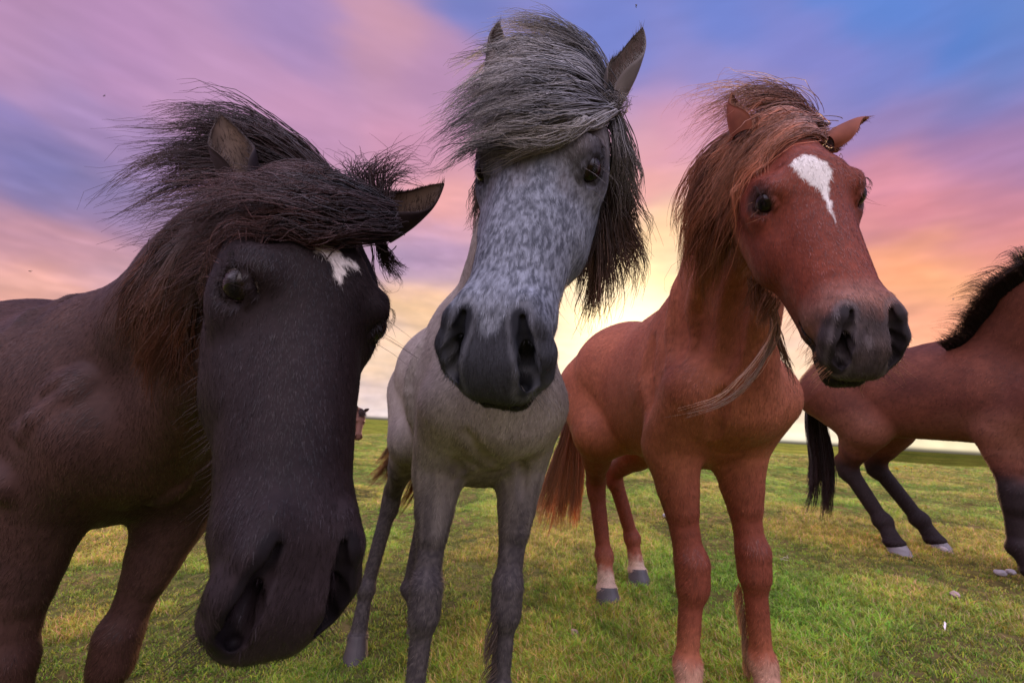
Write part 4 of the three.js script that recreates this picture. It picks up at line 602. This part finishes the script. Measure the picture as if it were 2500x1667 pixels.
// ------------------------------------------------------------------ small things in the pasture and in the air
{
  const std = (r, g, b, o = {}) => new THREE.MeshStandardMaterial({ color: new THREE.Color().setRGB(r, g, b), roughness: .8, ...o }), rnd = mulberry(77);
  // yellow flowers
  const petal = new THREE.SphereGeometry(1, 8, 6), stemM = std(.1, .17, .03), petM = std(.75, .5, .02);
  [[9.77, -11.38, 'topmost of the four yellow flowers on the far pasture by the bay horse'], [8.75, -10.43, 'lowest of the four yellow flowers on the far pasture by the bay horse'], [8.2, -9.75, 'leftmost of the four yellow flowers on the far pasture by the bay horse'], [9.5, -10.9, 'rightmost of the four yellow flowers on the far pasture by the bay horse']].forEach(([x, z, label]) => {
    const y = G(x, z), t = thing('yellow_flower', label, 'flower', [x, y, z], 'yellow flowers on the far pasture'), gs = []; for (let i = 0; i < 8; i++) { const g = petal.clone(); g.scale(.022, .006, .012); g.translate(.022, 0, 0); g.rotateZ(.35); g.rotateY(i * .785); g.translate(0, .12, 0); gs.push(g); }
    put('petals', mergeGeometries(gs), petM, t); const c = new THREE.SphereGeometry(.012, 8, 6); c.translate(0, .124, 0); put('flower_centre', c, std(.5, .28, .02), t); const st = new THREE.CylinderGeometry(.003, .004, .13, 6); st.translate(0, .055, 0); put('stem', st, stemM, t);
  });
  // a white feather and pale stones in the grass
  const feather = (x, z, turn, L, label) => { const y = G(x, z) + .03, t = thing('white_feather', label, 'feather', [x, y, z]), pos = [], idx = []; for (let i = 0; i <= 12; i++) { const u = i / 12, w = .06 * L * Math.sin(Math.min(1, u * 1.15) * Math.PI) ** .6 * (u > .15 ? 1 : .1), yy = .02 * u + .012 * Math.sin(u * 3); pos.push(-w, yy + .004, u * L, 0, yy, u * L, w, yy + .004, u * L); if (i) { const b = (i - 1) * 3; idx.push(b, b + 1, b + 3, b + 1, b + 4, b + 3, b + 1, b + 2, b + 4, b + 2, b + 5, b + 4); } }
    const g = new THREE.BufferGeometry(); g.setAttribute('position', new THREE.Float32BufferAttribute(pos, 3)); g.setIndex(idx); g.computeVertexNormals(); put('vane', g, std(.8, .76, .74, { side: THREE.DoubleSide }), t); const q = new THREE.CylinderGeometry(.0008, .0014, L * 1.12, 5); q.rotateX(Math.PI / 2 - .02); q.translate(0, .012, L * .46); put('quill', q, std(.7, .66, .6), t); t.rotation.y = turn; t.rotation.z = .3; };
  feather(1.63, -1.80, 2.5, .05, 'white feather lying in the grass at the lower right'); feather(1.56, -2.68, .6, .035, 'small white feather on the grass right of the chestnut horse\'s foreleg, nearer the leg'); feather(1.62, -2.72, -.3, .032, 'small upright white feather right of another one beside the chestnut horse');
  const stone = (x, z, s, label, c) => { const g = new THREE.IcosahedronGeometry(1, 3), p = g.attributes.position; for (let i = 0; i < p.count; i++) { const v = [p.getX(i), p.getY(i), p.getZ(i)], k = 1 + .35 * fbm(v[0] * 1.4 + x * 9, v[1] * 1.4, v[2] * 1.4, 3); p.setXYZ(i, v[0] * k * s, v[1] * k * s * .6, v[2] * k * s * .8); } g.computeVertexNormals(); const m = put(numbered('stone'), g, std(...c), scene); m.position.set(x, G(x, z) + .012 + s * .3, z); m.rotation.y = rnd() * 6; m.userData = { label, category: 'stone' }; };
  stone(2.64, -2.55, .026, 'pale grey stone in the grass near the right edge, left of a pair', [.36, .33, .34]); stone(2.74, -2.59, .024, 'pale grey stone in the grass near the right edge, right of a pair', [.34, .31, .33]); stone(2.06, -2.2, .022, 'pinkish stone in the grass below the bay horse\'s hind hooves', [.42, .3, .27]); stone(.31, -1.95, .018, 'small pinkish stone between the grey and the chestnut horse\'s forelegs', [.42, .28, .25]); stone(1.38, -4.01, .034, 'grey stone in the grass behind the chestnut horse\'s left foreleg', [.3, .28, .28]); stone(2.79, -3.03, .026, 'pale stone in the grass just right of the bay horse\'s hind hooves', [.4, .34, .32]);
  // flying insects
  [[[-1.483,1.874,-1.434], .6, 'tiny dark flying insect in the pink sky at the upper left'], [[-1.708,1.254,-1.547], .2, 'tiny dark flying insect above the near-black horse\'s back at the left edge'], [[0.345,2.196,-1.273], .9, 'tiny dark flying insect in the blue sky above the grey horse\'s ear'], [[1.734,1.405,-1.723], .4, 'tiny dark flying insect in the orange sky left of the bay horse\'s mane']].forEach(([p, a, label], i) => {
    const t = thing('flying_insect', label, 'insect', p), b = new THREE.CapsuleGeometry(.0012, .006, 4, 8); b.rotateZ(1.2); put('insect_body', b, std(.02, .015, .015), t); for (const q of [1, -1]) { const w = new THREE.SphereGeometry(1, 8, 6); w.scale(.0045, .0003, .0018); w.translate(.003, .002, q * .002); w.rotateY(q * .7); put('wing', w, std(.09, .08, .09), t); } t.rotation.set(a, a * 2, a);
  });
}

renderer.render(scene, camera);
